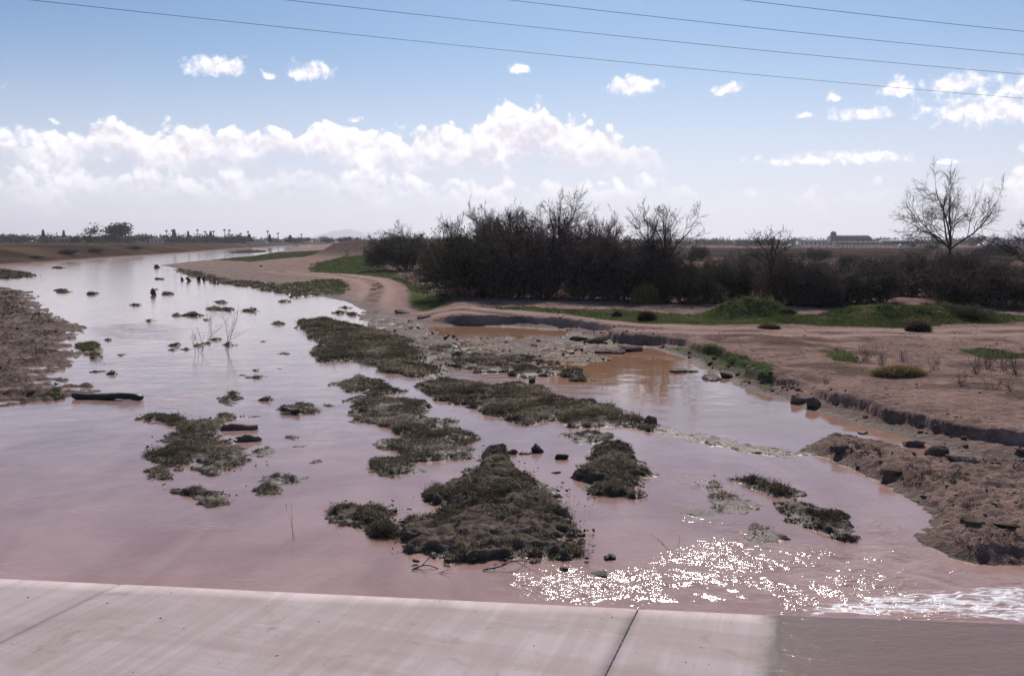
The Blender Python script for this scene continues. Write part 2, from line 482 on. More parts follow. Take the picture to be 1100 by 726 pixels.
MUD_LEFT = poly([(-400, 330), (-60, 308), (0, 308), (30, 314), (42, 330), (78, 347), (90, 357), (62, 368), (90, 377), (80, 390), (52, 402), (75, 412),
                 (112, 420), (72, 427), (35, 432), (0, 437), (-120, 450), (-500, 470)])
MUD_MID = poly([(398, 332), (440, 344), (470, 358), (490, 362), (590, 362), (612, 358), (648, 362), (668, 374), (640, 379), (652, 385), (628, 393), (600, 390),
                (560, 398), (520, 398), (470, 392), (440, 372), (400, 352), (385, 340)])
MOUND_A = np.array(P(803, 338, 0.45)[:2]); MOUND_B = np.array(P(962, 346, 0.45)[:2])
FIELD = np.vstack([poly([(480, 285), (560, 287), (700, 283), (760, 276), (1100, 279), (1700, 283)], 0.45), [[560, 420], [350, 430], [-40, 430]]])
ROUGH = np.vstack([poly([(500, 300), (720, 292), (1700, 300), (1700, 283), (1100, 279), (760, 276), (700, 283)], 0.45)])
T1 = np.array([P(u, v, 0.42)[:2] for u, v in ((470, 330), (540, 337), (620, 345), (690, 352), (760, 355), (850, 357), (980, 357), (1100, 356), (1500, 360))])
T2 = np.array([P(u, v, 0.35)[:2] for u, v in ((300, 289), (355, 293), (392, 297), (405, 303), (404, 311), (396, 320), (400, 330), (470, 333))])
GREENS = [poly(q, 0.42) for q in (
    [(330, 290), (338, 281), (372, 275), (400, 280), (420, 288), (440, 300), (470, 306), (450, 312), (425, 303), (405, 296), (360, 291)],
    [(230, 277), (300, 270), (350, 268), (360, 272), (300, 276), (270, 279)],
    [(300, 300), (345, 296), (384, 296.5), (393, 303), (390, 318), (374, 322), (340, 314)],
    [(413, 297), (434, 300), (454, 311), (480, 324), (455, 328), (424, 323), (416, 311)],
    [(440, 318), (470, 310), (490, 320), (478, 326)],
    [(480, 328), (620, 332), (760, 338), (900, 342), (1110, 340), (1400, 340), (1400, 349), (1100, 347), (900, 350), (760, 350), (680, 345), (560, 336)],
    [(705, 361), (735, 362), (775, 370), (825, 385), (838, 398), (825, 402), (800, 390), (760, 385), (720, 372)],
    [(880, 375), (905, 373), (920, 380), (925, 388), (895, 386)],
    [(1030, 372), (1060, 370), (1100, 376), (1120, 384), (1060, 384)])]


def height(x, y, masks=False):
    x = np.asarray(x, float); y = np.asarray(y, float)
    dist = np.hypot(x, y)
    far = np.clip(dist / 40, 0.25, 6)
    w1 = fbm(x * 0.9, y * 0.9, 4, 1); w2 = fbm(x * 0.16, y * 0.16, 3, 5)
    h = -0.22 + 0.05 * w1
    # right bank and plain
    s = sdpoly(x, y, LAND)
    near = sst(y, 120, 30)
    s = s + near * (0.03 * w1 + 0.34 * w2 + 0.06 * fbm(x * 2.1, y * 2.1, 5, 9, 0.65)) + (1 - near) * 0.8 * w2
    asp = x / np.maximum(y, 1)
    steep = sst(asp, -0.10, -0.045)
    ledge = 0.55 + 0.5 * pnoise(x * 0.37, y * 0.37, 21)
    cut = 0.11 * sst(s, 0.0, 0.5) + (0.23 + 0.08 * sst(y, 20, 34) + 0.08 * pnoise(x * 0.35, y * 0.35, 22)) * (0.7 * sst(s - np.maximum(ledge + 0.24 * fbm(x * 0.5, y * 0.5, 6, 23, 0.55), 0.08), 0.0, 0.11) + 0.3 * sst(s - ledge - 0.25 * fbm(x * 0.45, y * 0.45, 5, 25, 0.6), 0.05, 0.45)) + 0.07 * fbm(x * 1.3, y * 1.3, 6, 26, 0.68) * sst(s, 0, 0.25) * sst(s, 1.8, 0.8)
    gent = 0.05 * sst(s, 0, 0.7) + np.minimum(0.36, 0.003 * np.maximum(s, 0) + 0.012 * np.maximum(s - 16 * sst(asp, -0.16, -0.24), 0) * sst(asp, -0.25, -0.12))
    plain = steep * cut + (1 - steep) * gent
    plain = plain + sst(s, 0.6, 3) * (0.035 * w1 + 0.07 * w2)
    und = np.where(s > 0, plain, np.maximum(h, 0.25 * s))
    h = np.where(s > -1, und, h)
    # left levee
    sl_ = sdpoly(x, y, LEFT) + 1.0 * w2 - 1.0
    lev = np.minimum(2.25 + 0.2 * w2, np.maximum(0.17 * sl_, 0.02 * sl_)) + 0.12 * w1 * sst(sl_, 0, 8)
    h = np.where(sl_ > 0, np.maximum(h, lev), h)
    # bare mud flats
    chunk = ridged(x * 1.6, y * 1.6, 4, 30) - 0.5
    sr = sdpoly(x, y, MUD_RIGHT, 2.0) + 0.10 * w1 + 0.05 * pnoise(x * 6, y * 6, 3)
    hr = 0.17 * sst(sr, -0.05, 0.35) + 0.09 * chunk * sst(sr, 0, 0.4) + 0.03 * pnoise(x * 8, y * 8, 12) - 0.01
    h = np.where(sr > -0.15, np.maximum(h, np.where(sr > 0, hr, 0.4 * sr)), h)
    sm = sdpoly(x, y, MUD_LEFT, 3.0) + 0.5 * w1
    hl = 0.03 * sst(sm, -0.2, 0.8) + 0.11 * w1 + 0.10 * chunk + 0.03 * pnoise(x * 5, y * 5, 14)
    h = np.where(sm > -0.4, np.maximum(h, np.where(sm > 0, hl, 0.1 * sm)), h)
    sc = sdpoly(x, y, MUD_MID, 2.0) + 0.3 * w1
    hm = 0.02 * sst(sc, -0.2, 0.5) + 0.07 * w1 + 0.09 * chunk + 0.03 * pnoise(x * 6, y * 6, 15)
    h = np.where(sc > -0.3, np.maximum(h, np.where(sc > 0, hm, 0.2 * sc)), h)
    # green mounds, right levee
    for (mx, my), rx, ry, hh in ((MOUND_A, 1.35, 1.1, 0.58), (MOUND_B + [-1.2, 0.3], 2.6, 1.3, 0.30), (MOUND_B + [1.6, 1.2], 2.6, 1.4, 0.42)):
        g = np.exp(-(((x - mx) / rx) ** 2 + ((y - my) / ry) ** 2) ** 1.3)
        h = h + hh * g * (1 + 0.5 * w1 + 0.3 * pnoise(x * 2.2, y * 2.2, 27))
    rl = dline(x, y, np.array([P(433, 287, 0.4)[:2] + [3, 18], P(402, 281, 0.4)[:2] + [0, 45], [-32, 210], [-34, 330], [-20, 480]]))
    h = h + 2.95 * np.exp(-(rl / 8.0) ** 4) * (1 + 0.1 * w1) * (s > 2)
    h = h + (1.5 * w2 * 0.15) * sst(dist, 200, 600)
    if not masks: return h
    g = np.zeros_like(h)
    for q in GREENS:
        sg = sdpoly(x, y, q, 3.0)
        soft = np.clip(dist / 60, 0.25, 2.0)
        g = np.maximum(g, sst(sg + soft * 0.7 * w1, -0.5 * soft, 0.6 * soft))
    for (mx, my), r in ((MOUND_A, 1.7), (MOUND_B + [-1.2, 0.3], 2.9), (MOUND_B + [1.6, 1.2], 2.9)):
        g = np.maximum(g, sst(np.hypot(x - mx, (y - my) * 1.2) - r, 0.4, -0.5))
    t1 = dline(x, y, T1); t2 = dline(x, y, T2)
    tr = np.maximum(sst(t1, 2.0, 0.9), sst(t2, 2.6, 1.4))
    g = g * (1 - tr)
    rut = np.maximum(np.exp(-((np.minimum(t1, t2) - 0.85) / 0.28) ** 2), 0)
    mid = sst(np.minimum(t1, t2), 0.55, 0.25) * sst(w1, -0.3, 0.2)
    tr = np.clip(tr * (0.55 + 0.6 * rut), 0, 1.1)
    weed = np.maximum(1.45 * sst(sl_, 0, 3) * (0.85 + 0.3 * (w2 > 0) * w1), 0)
    weed = np.maximum(weed, 0.8 * sst(sm, 0.2, 1.2) * sst(w1 + 0.4 * w2, -0.15, 0.25))
    rough = np.maximum(sst(sdpoly(x, y, FIELD, 40), -2, 2), 0)
    weed = np.maximum(weed, 1.9 * rough)
    weed = np.maximum(weed, 0.9 * sst(y, 46, 56) * (s > 3) * sst(asp, -0.13, -0.05) * sst(w1, -0.25, 0.05))
    weed = np.maximum(weed, 0.55 * (s > 1) * sst(w1 + w2, 0.05, 0.4) * (1 - tr) * (asp > 0.1))
    weed = np.maximum(weed, 0.8 * np.exp(-(rl / 9) ** 4))
    weed = np.maximum(weed, 0.6 * mid)
    wet = np.maximum(0.4 * sst(sc, 0, 0.3) * sst(h, 0.12, 0.04), 0.25 * sst(sr, 0, 0.2))
    wet = np.maximum(wet, 0.55 * sst(s, 0.9, 0.2) * (s > -1) * steep)
    return h, np.stack([g, tr, weed, wet], -1), dict(s=s, left=sl_, t=np.minimum(t1 - 1.6, t2 - 2.0), field=rough, mudr=sr, mudl=sm, mudm=sc)


def G(u, v):
    d = ray(u, v)
    t = np.geomspace(7, 700, 700)
    for _ in range(2):
        x, y, z = d[0] * t, d[1] * t, CAM_H + d[2] * t
        g = np.maximum(height(x, y), 0.0)
        i = max(1, int(np.argmax(z < g)) if (z < g).any() else len(t) - 1)
        t = np.linspace(t[i - 1], t[i], 60)
    t = t[-1] if i == len(t) - 1 else 0.5 * (t[0] + t[-1])
    return np.array([d[0] * t, d[1] * t, float(max(height(np.array([d[0] * t]), np.array([d[1] * t]))[0], 0.0))])


def grid_coords(y0, y1, rows, tcols):
    ys = y0 * (y1 / y0) ** np.linspace(0, 1, rows)
    X = tcols[None, :] * (ys[:, None] + 1.5); Y = np.repeat(ys[:, None], len(tcols), 1)
    return X, Y


def grid_faces(R, C):
    i = np.arange(R * C).reshape(R, C)
    return np.stack([i[:-1, :-1], i[:-1, 1:], i[1:, 1:], i[1:, :-1]], -1).reshape(-1, 4)


def build_terrain():
    t = np.concatenate([-np.linspace(3.5, 0.72, 60)[:-1], np.linspace(-0.72, 0.72, 980), np.linspace(0.72, 3.5, 60)[1:]])
    X1, Y1 = grid_coords(8.2, 420, 1350, t)
    X2, Y2 = grid_coords(424, 9000, 70, t)
    X = np.vstack([X1, X2]); Y = np.vstack([Y1, Y2])
    H, mk, d = height(X, Y, True)
    V = np.stack([X, Y, H], -1).reshape(-1, 3); F = grid_faces(*X.shape); A = mk.reshape(-1, 4)
    fa = F[:, 0]
    d = {a: b.ravel()[fa] for a, b in d.items()}
    sel = {}
    free = np.ones(len(F), bool)
    sel['levee'] = (d['left'] > 0) & free; free &= ~sel['levee']
    sel['dirt_track'] = (d['t'] < 0) & (d['s'] > 0.6) & free; free &= ~sel['dirt_track']
    sel['field'] = (d['field'] > 0.5) & free; free &= ~sel['field']
    sel['mudflat'] = ((d['mudr'] > 0) | (d['mudl'] > 0) | (d['mudm'] > 0)) & (d['s'] < 0.1) & free; free &= ~sel['mudflat']
    sel['ground'] = free
    for name, m in sel.items():
        f = F[m]
        idx, inv = np.unique(f, return_inverse=True)
        o = link_mesh(name, V[idx], inv.reshape(-1, 4), M['earth'], smooth=True, attrs={'mask': A[idx]})
        tag(o, kind='structure')


build_terrain()

# ------------------------------------------------------------------ the concrete ford and the water
SLAB_A = P(0, 620, 0.10)[:2]; SLAB_B = P(1100, 673, -0.02)[:2]
SE = (SLAB_B - SLAB_A) / np.linalg.norm(SLAB_B - SLAB_A); SN = np.array([SE[1], -SE[0]])   # SN points towards the camera
_ja = P(622, 726, 0.03)[:2] - P(685, 655, 0.02)[:2]; _jb = P(0, 700, 0.10)[:2] - P(125, 627, 0.09)[:2]
SJ = _ja / np.linalg.norm(_ja) + _jb / np.linalg.norm(_jb); SJ /= np.linalg.norm(SJ)
print('JOINT', _ja, _jb, SE, SN, SJ)


def skew(q):
    """along the edge, along the joints"""
    n = float(np.dot(q, SN)) / float(np.dot(SJ, SN))
    return float(np.dot(q, SE)) - n * float(np.dot(SJ, SE)), n


_w0 = skew(P(842, 665, 0.0)[:2] - SLAB_A); _w1 = skew(P(834, 726, 0.0)[:2] - SLAB_A)


def slab_z(e, n=0.0):
    """height of the concrete along the edge: dips under water towards the right"""
    e0 = _w0[0] + (_w1[0] - _w0[0]) * n / _w1[1]
    return np.clip((e0 - e) * 0.0125, -0.05, 0.16)


def wobble(k, p, s):
    n = k.new('ShaderNodeTexNoise'); k.l.new(p, n.inputs['Vector']); n.inputs['Scale'].default_value = s; n.inputs['Detail'].default_value = 4
    return n.outputs['Color']


def concrete_material():
    m, k, b = mat_new('concrete')
    p = geo(k)
    sep = k.new('ShaderNodeSeparateXYZ'); k.l.new(p, sep.inputs[0]); z = sep.outputs[2]
    mp = k.new('ShaderNodeMapping'); mp.vector_type = 'POINT'
    k.l.new(p, mp.inputs['Vector']); mp.inputs['Rotation'].default_value = (0, 0, -math.atan2(-SJ[0], SJ[1]) + math.pi)
    st = k.vmath('MULTIPLY', mp.outputs[0], (5.5, 0.22, 1))
    st2 = k.vmath('MULTIPLY', mp.outputs[0], (0.35, 2.2, 1))
    n1 = k.noise(p, 0.8, 5, 0.6, 0.6); n2 = k.noise(p, 9, 5, 0.65); n3 = k.noise(st, 1.6, 4, 0.55, 0.15); n4 = k.noise(p, 90, 2, 0.5); n5 = k.noise(st2, 1.2, 4, 0.6, 0.5)
    c = k.mix(k.ramp(n3, 0.35, 0.68), (0.425, 0.34, 0.34), (0.50, 0.415, 0.42))
    lowr = k.ramp(z, 0.085, 0.02)
    mudf = k.math('MULTIPLY', k.ramp(k.math('ADD', n5, k.math('MULTIPLY', n1, 0.4)), 0.55, 0.85), k.ramp(z, 0.12, 0.015, lo=0.15, hi=1.0))
    c = k.mix(k.math('MULTIPLY', mudf, 0.55), c, (0.33, 0.235, 0.21))
    c = k.mix(k.math('MULTIPLY', k.ramp(n1, 0.52, 0.75), 0.4), c, (0.24, 0.18, 0.165))
    c = k.mix(k.ramp(n2, 0.64, 0.8, lo=0, hi=0.35), c, (0.22, 0.17, 0.16))
    c = k.mix(k.ramp(n4, 0.66, 0.76, lo=0, hi=0.6), c, (0.14, 0.11, 0.10))
    wet = k.ramp(k.math('ADD', z, k.math('MULTIPLY', k.math('SUBTRACT', n2, 0.5), 0.002)), 0.0032, 0.0005)
    c = k.mix(wet, c, k.mix(n1, (0.105, 0.078, 0.080), (0.135, 0.098, 0.094)))
    stain = k.ramp(k.noise(p, 1.7, 6, 0.7, 1.2), 0.57, 0.70)
    c = k.mix(k.math('MULTIPLY', stain, 0.55), c, (0.24, 0.175, 0.155))
    k.l.new(c, b.inputs['Base Color'])
    k.l.new(k.ramp(wet, 0, 1, False, 0.8, 0.5), b.inputs['Roughness']); k.l.new(k.ramp(wet, 0, 1, False, 0.3, 0.08), b.inputs['Specular IOR Level'])
    bump(k, b, k.math('ADD', k.math('MULTIPLY', n2, 0.5), n4), 0.25, 0.01)
    return m


def build_ford():
    mc = concrete_material()
    def ecoord(u, v, z): return skew(P(u, v, z)[:2] - SLAB_A)
    j1 = ecoord(125, 627, 0.09)[0]; j2 = ecoord(685, 654, 0.02)[0]
    pitch = j2 - j1
    joints = [j1 - pitch * k for k in (4, 3, 2, 1)] + [j1, j2] + [j2 + pitch * k for k in (1, 2, 3, 4)]
    gap = 0.018
    Vs, Fs, n = [], [], 0
    for a, b in zip(joints[:-1], joints[1:]):
        a += gap / 2; b -= gap / 2
        es = np.linspace(a, b, 60); ns = np.linspace(0, 13, 60)
        E, N = np.meshgrid(es, ns, indexing='ij')
        Z = slab_z(E, N) + 0.0026 * fbm(E * 0.9, N * 0.9, 5, 40, 0.6)
        ch = (np.minimum(E - a, b - E) < 1e-6)
        Z = np.where(ch, Z - 0.004, Z)
        XY = SLAB_A[None, None] + E[..., None] * SE + N[..., None] * SJ
        top = np.concatenate([XY, Z[..., None]], -1).reshape(-1, 3)
        R, C = E.shape; f = grid_faces(R, C)
        idx = np.arange(R * C).reshape(R, C)
        loop = np.concatenate([idx[:, 0], idx[-1, 1:], idx[::-1, -1][1:], idx[0, ::-1][1:-1]])
        low = top[loop].copy(); low[:, 2] -= 0.35
        li = np.arange(len(loop)); nx = (li + 1) % len(loop)
        side = np.stack([loop[li], loop[nx], R * C + nx, R * C + li], -1)
        Vs.append(np.vstack([top, low])); Fs.append(np.vstack([f, side]) + n); n += len(top) + len(low)
    o = link_mesh('concrete_pavement', np.vstack(Vs), np.vstack(Fs)[:, ::-1], mc, smooth=False)
    tag(o, kind='structure')
    # dark filler in the joints
    V, F = [], []
    for j in joints[1:-1]:
        b0 = len(V)
        for e, nn in ((j - gap, 0.01), (j + gap, 0.01), (j + gap, 12.9), (j - gap, 12.9)):
            q = SLAB_A + e * SE + nn * SJ; V.append((q[0], q[1], float(slab_z(e, nn)) - 0.02))
        F.append((b0, b0 + 1, b0 + 2, b0 + 3))
    o2 = link_mesh('joint_filler', np.array(V), np.array(F)[:, ::-1], M['rubber'], parent=o)
    # water film running over the dipping part
    e0 = _w0[0] - 1.5
    es = np.linspace(e0, 22, 160); ns = np.linspace(0.0, 13, 160)
    E, N = np.meshgrid(es, ns, indexing='ij')
    Z = 0.0015 * fbm(E * 0.5 + N * .2, N * 1.8, 3, 44) + 0.001
    XY = SLAB_A[None, None] + E[..., None] * SE + N[..., None] * SJ
    V = np.concatenate([XY, Z[..., None]], -1).reshape(-1, 3)
    m, k, b = mat_new('shallow_water')
    p = geo(k)
    nn = k.noise(k.vmath('MULTIPLY', p, (0.5, 2.0, 1)), 1.3, 5, 0.6, 1.0)
    c = k.mix(nn, (0.20, 0.125, 0.100), (0.35, 0.225, 0.185))
    k.l.new(c, b.inputs['Base Color']); b.inputs['Roughness'].default_value = 0.16; b.inputs['IOR'].default_value = 1.33
    bump(k, b, k.noise(k.vmath('MULTIPLY', p, (1, 2.5, 1)), 6, 4, 0.6, 0.5), 0.3, 0.025)
    tr_ = k.new('ShaderNodeBsdfTransparent'); mx = k.new('ShaderNodeMixShader')
    k.l.new(k.ramp(attr(k, 'depth'), 0.0002, 0.0013, lo=0.05, hi=0.74), mx.inputs[0]); k.l.new(tr_.outputs[0], mx.inputs[1]); k.l.new(b.outputs[0], mx.inputs[2])
    k.l.new(mx.outputs[0], m.node_tree.nodes['Material Output'].inputs['Surface'])
    depth = Z - slab_z(E, N)
    tag(link_mesh('shallow_water', V, grid_faces(*E.shape), m, smooth=True, attrs={'depth': depth.ravel()}), kind='structure')


build_ford()

RAPID = poly([(500, 622), (540, 612), (580, 608), (640, 610), (700, 590), (760, 570), (720, 548), (735, 535), (770, 556), (850, 580), (920, 590), (930, 550), (960, 560), (1000, 592),
              (1100, 612), (1250, 630), (1250, 690), (1100, 676), (850, 668), (650, 655), (520, 640)])
FOAMP = poly([(840, 655), (880, 640), (960, 632), (1040, 622), (1110, 618), (1300, 640), (1300, 700), (1100, 675), (950, 669), (850, 664)])
RIFFLES = [poly(q) for q in ([(85, 540), (140, 536), (150, 552), (95, 556)], [(160, 560), (235, 562), (232, 572), (165, 570)], [(430, 470), (520, 500), (500, 515), (440, 510)], [(140, 383), (180, 380), (185, 390), (150, 394)],
                             [(320, 455), (365, 470), (350, 485), (315, 470)], [(10, 520), (40, 518), (40, 540), (8, 542)], [(650, 530), (720, 560), (700, 600), (640, 580)],
                             [(690, 452), (720, 462), (790, 482), (860, 488), (860, 496), (790, 490), (710, 474)],
                             [(690, 505), (740, 495), (790, 520), (740, 530), (690, 520)],
                             [(90, 415), (160, 424), (220, 418), (240, 410), (260, 420), (200, 442), (120, 446)],
                             [(90, 352), (160, 345), (200, 352), (190, 366), (110, 364)],
                             [(915, 520), (945, 530), (950, 590), (915, 590)])]


def build_water():
    t = np.concatenate([-np.linspace(2.2, 0.62, 40)[:-1], np.linspace(-0.62, 0.62, 760), np.linspace(0.62, 2.2, 40)[1:]])
    X1, Y1 = grid_coords(7.0, 60, 760, t)
    X2, Y2 = grid_coords(60.5, 1200, 160, t)
    X = np.vstack([X1, X2]); Y = np.vstack([Y1, Y2])
    # push the near rows back onto the edge of the concrete
    e = (X - SLAB_A[0]) * SE[0] + (Y - SLAB_A[1]) * SE[1]; n = (X - SLAB_A[0]) * SN[0] + (Y - SLAB_A[1]) * SN[1]
    turb = sst(sdpoly(X, Y, RAPID, 3) + 0.25 * fbm(X, Y, 3, 50), -0.3, 0.5)
    for q in RIFFLES: turb = np.maximum(turb, 0.52 * sst(sdpoly(X, Y, q, 3) + 0.5 * fbm(X * .8, Y * .8, 4, 51, .6), -0.3, 0.8))
    strip = sst(sdpoly(X, Y, poly([(-300, 590), (100, 592), (420, 605), (420, 650), (-300, 640)]), 3) + 0.4 * fbm(X * .7, Y * .7, 3, 57), -0.2, 0.8)
    turb = np.maximum(turb, 0.25 * strip)
    foam = sst(sdpoly(X, Y, FOAMP, 3) + 0.2 * fbm(X, Y, 3, 52), -0.25, 0.4)
    Z = 0.004 * fbm(X * 1.2, Y * 1.2, 2, 53) * sst(Y, 90, 40)
    Z = Z + turb * turb * (0.022 * ridged(X * 1.8 + 0.6 * Y, Y * 2.4, 2, 54) - 0.011 + 0.004 * fbm(X * 6, Y * 6, 2, 55))
    Z = Z * sst(-n, 0.0, 0.35)
    f = grid_faces(*X.shape)
    # clip against the concrete edge: slide vertices just past it back onto the edge
    over = n > 0
    calm = sst(sdpoly(X, Y, poly([(440, 350), (620, 350), (760, 385), (800, 415), (870, 440), (960, 468), (1045, 496), (960, 480), (880, 478), (800, 468), (720, 452), (660, 434), (560, 408), (480, 395)]), 4) + 0.3 * fbm(X * .5, Y * .5, 2, 58), -0.6, 1.2)
    X = np.where(over, X - SN[0] * n, X); Y = np.where(over, Y - SN[1] * n, Y); Z = np.where(over, 0.001, Z)
    keep = ~over.ravel()[f].all(1)
    V = np.stack([X, Y, Z], -1).reshape(-1, 3)
    idx, inv = np.unique(f[keep], return_inverse=True)
    tag(link_mesh('water', V[idx], inv.reshape(-1, 4), M['water'], smooth=True,
                  attrs={'turb': turb.ravel()[idx], 'calm': calm.ravel()[idx], 'foam': foam.ravel()[idx]}), kind='structure')


build_water()
# ------------------------------------------------------------------ blades, twigs and crowns
def blades(base, direc, length, width, tone, bend=0.35, rng=RNG):
    """bent grass blades: base (n,3), direc (n,3) unit, length, width, tone (n)"""
    n = len(base)
    az = rng.uniform(0, 2 * np.pi, n)
    side = np.stack([np.cos(az), np.sin(az), np.zeros(n)], -1)
    side -= direc * (side * direc).sum(-1, keepdims=True); side /= np.linalg.norm(side, axis=-1, keepdims=True) + 1e-9
    droop = np.array([0, 0, -1.0])
    mid = base + direc * (length * 0.55)[:, None]
    tip = base + direc * length[:, None] + droop * (length * bend)[:, None] * rng.uniform(0, 1, n)[:, None]
    w = (width * 0.5)[:, None]
    V = np.stack([base - side * w, base + side * w, mid + side * w * 0.8, mid - side * w * 0.8, tip], 1).reshape(-1, 3)
    i = np.arange(n)[:, None] * 5
    q = i + np.array([[0, 1, 2, 3]]); t = i + np.array([[3, 2, 4]])
    return V, [q, t], np.repeat(tone, 5)


def merge(parts):
    V, Q, T, A, n = [], [], [], [], 0
    for v, f, a in parts:
        for g in f:
            (Q if g.shape[1] == 4 else T).append(g + n)
        V.append(v); A.append(a); n += len(v)
    F = []
    if Q: F.append(np.vstack(Q))
    if T: F.append(np.vstack(T))
    return np.vstack(V), F, np.concatenate(A)


def tufts(pos, nb, length, width, spread=0.9, tone_mu=None, rng=RNG, bend=0.35, flat=0.0):
    """nb blades fanning out of each tuft position"""
    n = len(pos)
    base = np.repeat(pos, nb, 0) + rng.normal(0, 1, (n * nb, 3)) * np.array([1, 1, 0]) * np.repeat(length, nb)[:, None] * 0.22
    th = rng.uniform(0, 2 * np.pi, n * nb); r = rng.uniform(0.0, 1.0, n * nb) ** 0.6 * spread
    d = np.stack([np.cos(th) * r, np.sin(th) * r, np.full(n * nb, 1.0 - flat)], -1)
    d /= np.linalg.norm(d, axis=-1, keepdims=True)
    L = np.repeat(length, nb) * rng.uniform(0.45, 1.15, n * nb)
    W = np.repeat(width, nb) * rng.uniform(0.6, 1.2, n * nb)
    tm = np.repeat(rng.uniform(0, 1, n) if tone_mu is None else tone_mu, nb)
    tone = np.clip(tm * 0.65 + rng.uniform(0, 0.42, n * nb), 0, 1)
    return blades(base, d, L, W, tone, bend, rng)


def tube(pts, rad, sides):
    """pts (n,k,3), rad (n,k) -> verts, quads"""
    n, K, _ = pts.shape
    d = np.gradient(pts, axis=1); d /= np.linalg.norm(d, axis=-1, keepdims=True) + 1e-9
    ref = np.where(np.abs(d[..., 2:3]) > 0.9, np.array([1.0, 0, 0]), np.array([0, 0, 1.0]))
    a = np.cross(d, ref); a /= np.linalg.norm(a, axis=-1, keepdims=True) + 1e-9
    b = np.cross(d, a)
    ang = np.arange(sides) * 2 * np.pi / sides
    ring = a[:, :, None] * np.cos(ang)[None, None, :, None] + b[:, :, None] * np.sin(ang)[None, None, :, None]
    V = (pts[:, :, None] + ring * rad[:, :, None, None]).reshape(-1, 3)
    i = np.arange(n * K * sides).reshape(n, K, sides)
    j = np.roll(i, -1, 2)
    F = np.stack([i[:, :-1], j[:, :-1], j[:, 1:], i[:, 1:]], -1).reshape(-1, 4)
    cap = i[:, -1, :].reshape(-1, sides)
    return V, F, cap


def grow(rng, start, direc, length, rad, K, wig, up):
    """random-walk polylines; start (n,3)"""
    n = len(start)
    pts = np.zeros((n, K, 3)); pts[:, 0] = start
    d = direc.copy()
    for i in range(1, K):
        d = d + rng.normal(0, wig, (n, 3)); d[:, 2] += up
        d /= np.linalg.norm(d, axis=-1, keepdims=True)
        pts[:, i] = pts[:, i - 1] + d * (length / (K - 1))[:, None]
    r = rad[:, None] * np.linspace(1, 0.42, K)[None]
    return pts, r


def children_of(rng, pts, rad, length, nch, ang, t0, ratio, rr, jitter=0.25):
    n, K, _ = pts.shape
    t = rng.uniform(t0, 1.0, (n, nch)); t[:, 0] = 1.0
    f = t * (K - 1); i = np.minimum(f.astype(int), K - 2); w = f - i
    ar = np.arange(n)[:, None]
    pos = pts[ar, i] * (1 - w)[..., None] + pts[ar, i + 1] * w[..., None]
    d = pts[ar, i + 1] - pts[ar, i]; d /= np.linalg.norm(d, axis=-1, keepdims=True) + 1e-9
    rnd = rng.normal(0, 1, d.shape); perp = rnd - d * (rnd * d).sum(-1, keepdims=True)
    perp /= np.linalg.norm(perp, axis=-1, keepdims=True) + 1e-9
    a = ang * rng.uniform(0.55, 1.25, (n, nch)); a[:, 0] *= 0.35
    nd = d * np.cos(a)[..., None] + perp * np.sin(a)[..., None]
    L = (length[:, None] * ratio * (1.15 - 0.55 * t) * rng.uniform(1 - jitter, 1 + jitter, (n, nch)))
    R = (rad[ar, i] * (1 - w) + rad[ar, i + 1] * w) * rr
    return pos.reshape(-1, 3), nd.reshape(-1, 3), L.ravel(), R.ravel()


def branching(rng, start, direc, length, rad, levels):
    """levels: list of dict(K,wig,up, nch,ang,t0,ratio,rr); returns list of (pts, rad)"""
    out = []
    s, d, L, R = start, direc, length, rad
    for lv in levels:
        pts, r = grow(rng, s, d, L, R, lv['K'], lv['wig'], lv['up'])
        out.append((pts, r))
        if 'nch' in lv:
            s, d, L, R = children_of(rng, pts, r, L, lv['nch'], lv['ang'], lv['t0'], lv['ratio'], lv['rr'])
            R = np.maximum(R, lv.get('rmin', 0.002))
    return out


def tubes_mesh(name, lv, sides, mat, parent):
    V, F, T, n = [], [], [], 0
    for (pts, r), s in zip(lv, sides):
        v, f, c = tube(pts, r, s)
        V.append(v); F.append(f + n); n += len(v)
    return link_mesh(name, np.vstack(V), np.vstack(F), mat, parent, smooth=True)


def leaf_cards(rng, centres, size, tone):
    n = len(centres)
    a = rng.normal(0, 1, (n, 3)); a /= np.linalg.norm(a, axis=-1, keepdims=True)
    b = rng.normal(0, 1, (n, 3)); b -= a * (a * b).sum(-1, keepdims=True); b /= np.linalg.norm(b, axis=-1, keepdims=True)
    s = (size * rng.uniform(0.5, 1.2, n))[:, None]
    V = np.stack([centres - a * s, centres + b * s * 0.4, centres + a * s, centres - b * s * 0.4], 1).reshape(-1, 3)
    return V, [np.arange(n * 4).reshape(-1, 4)], np.repeat(tone, 4)


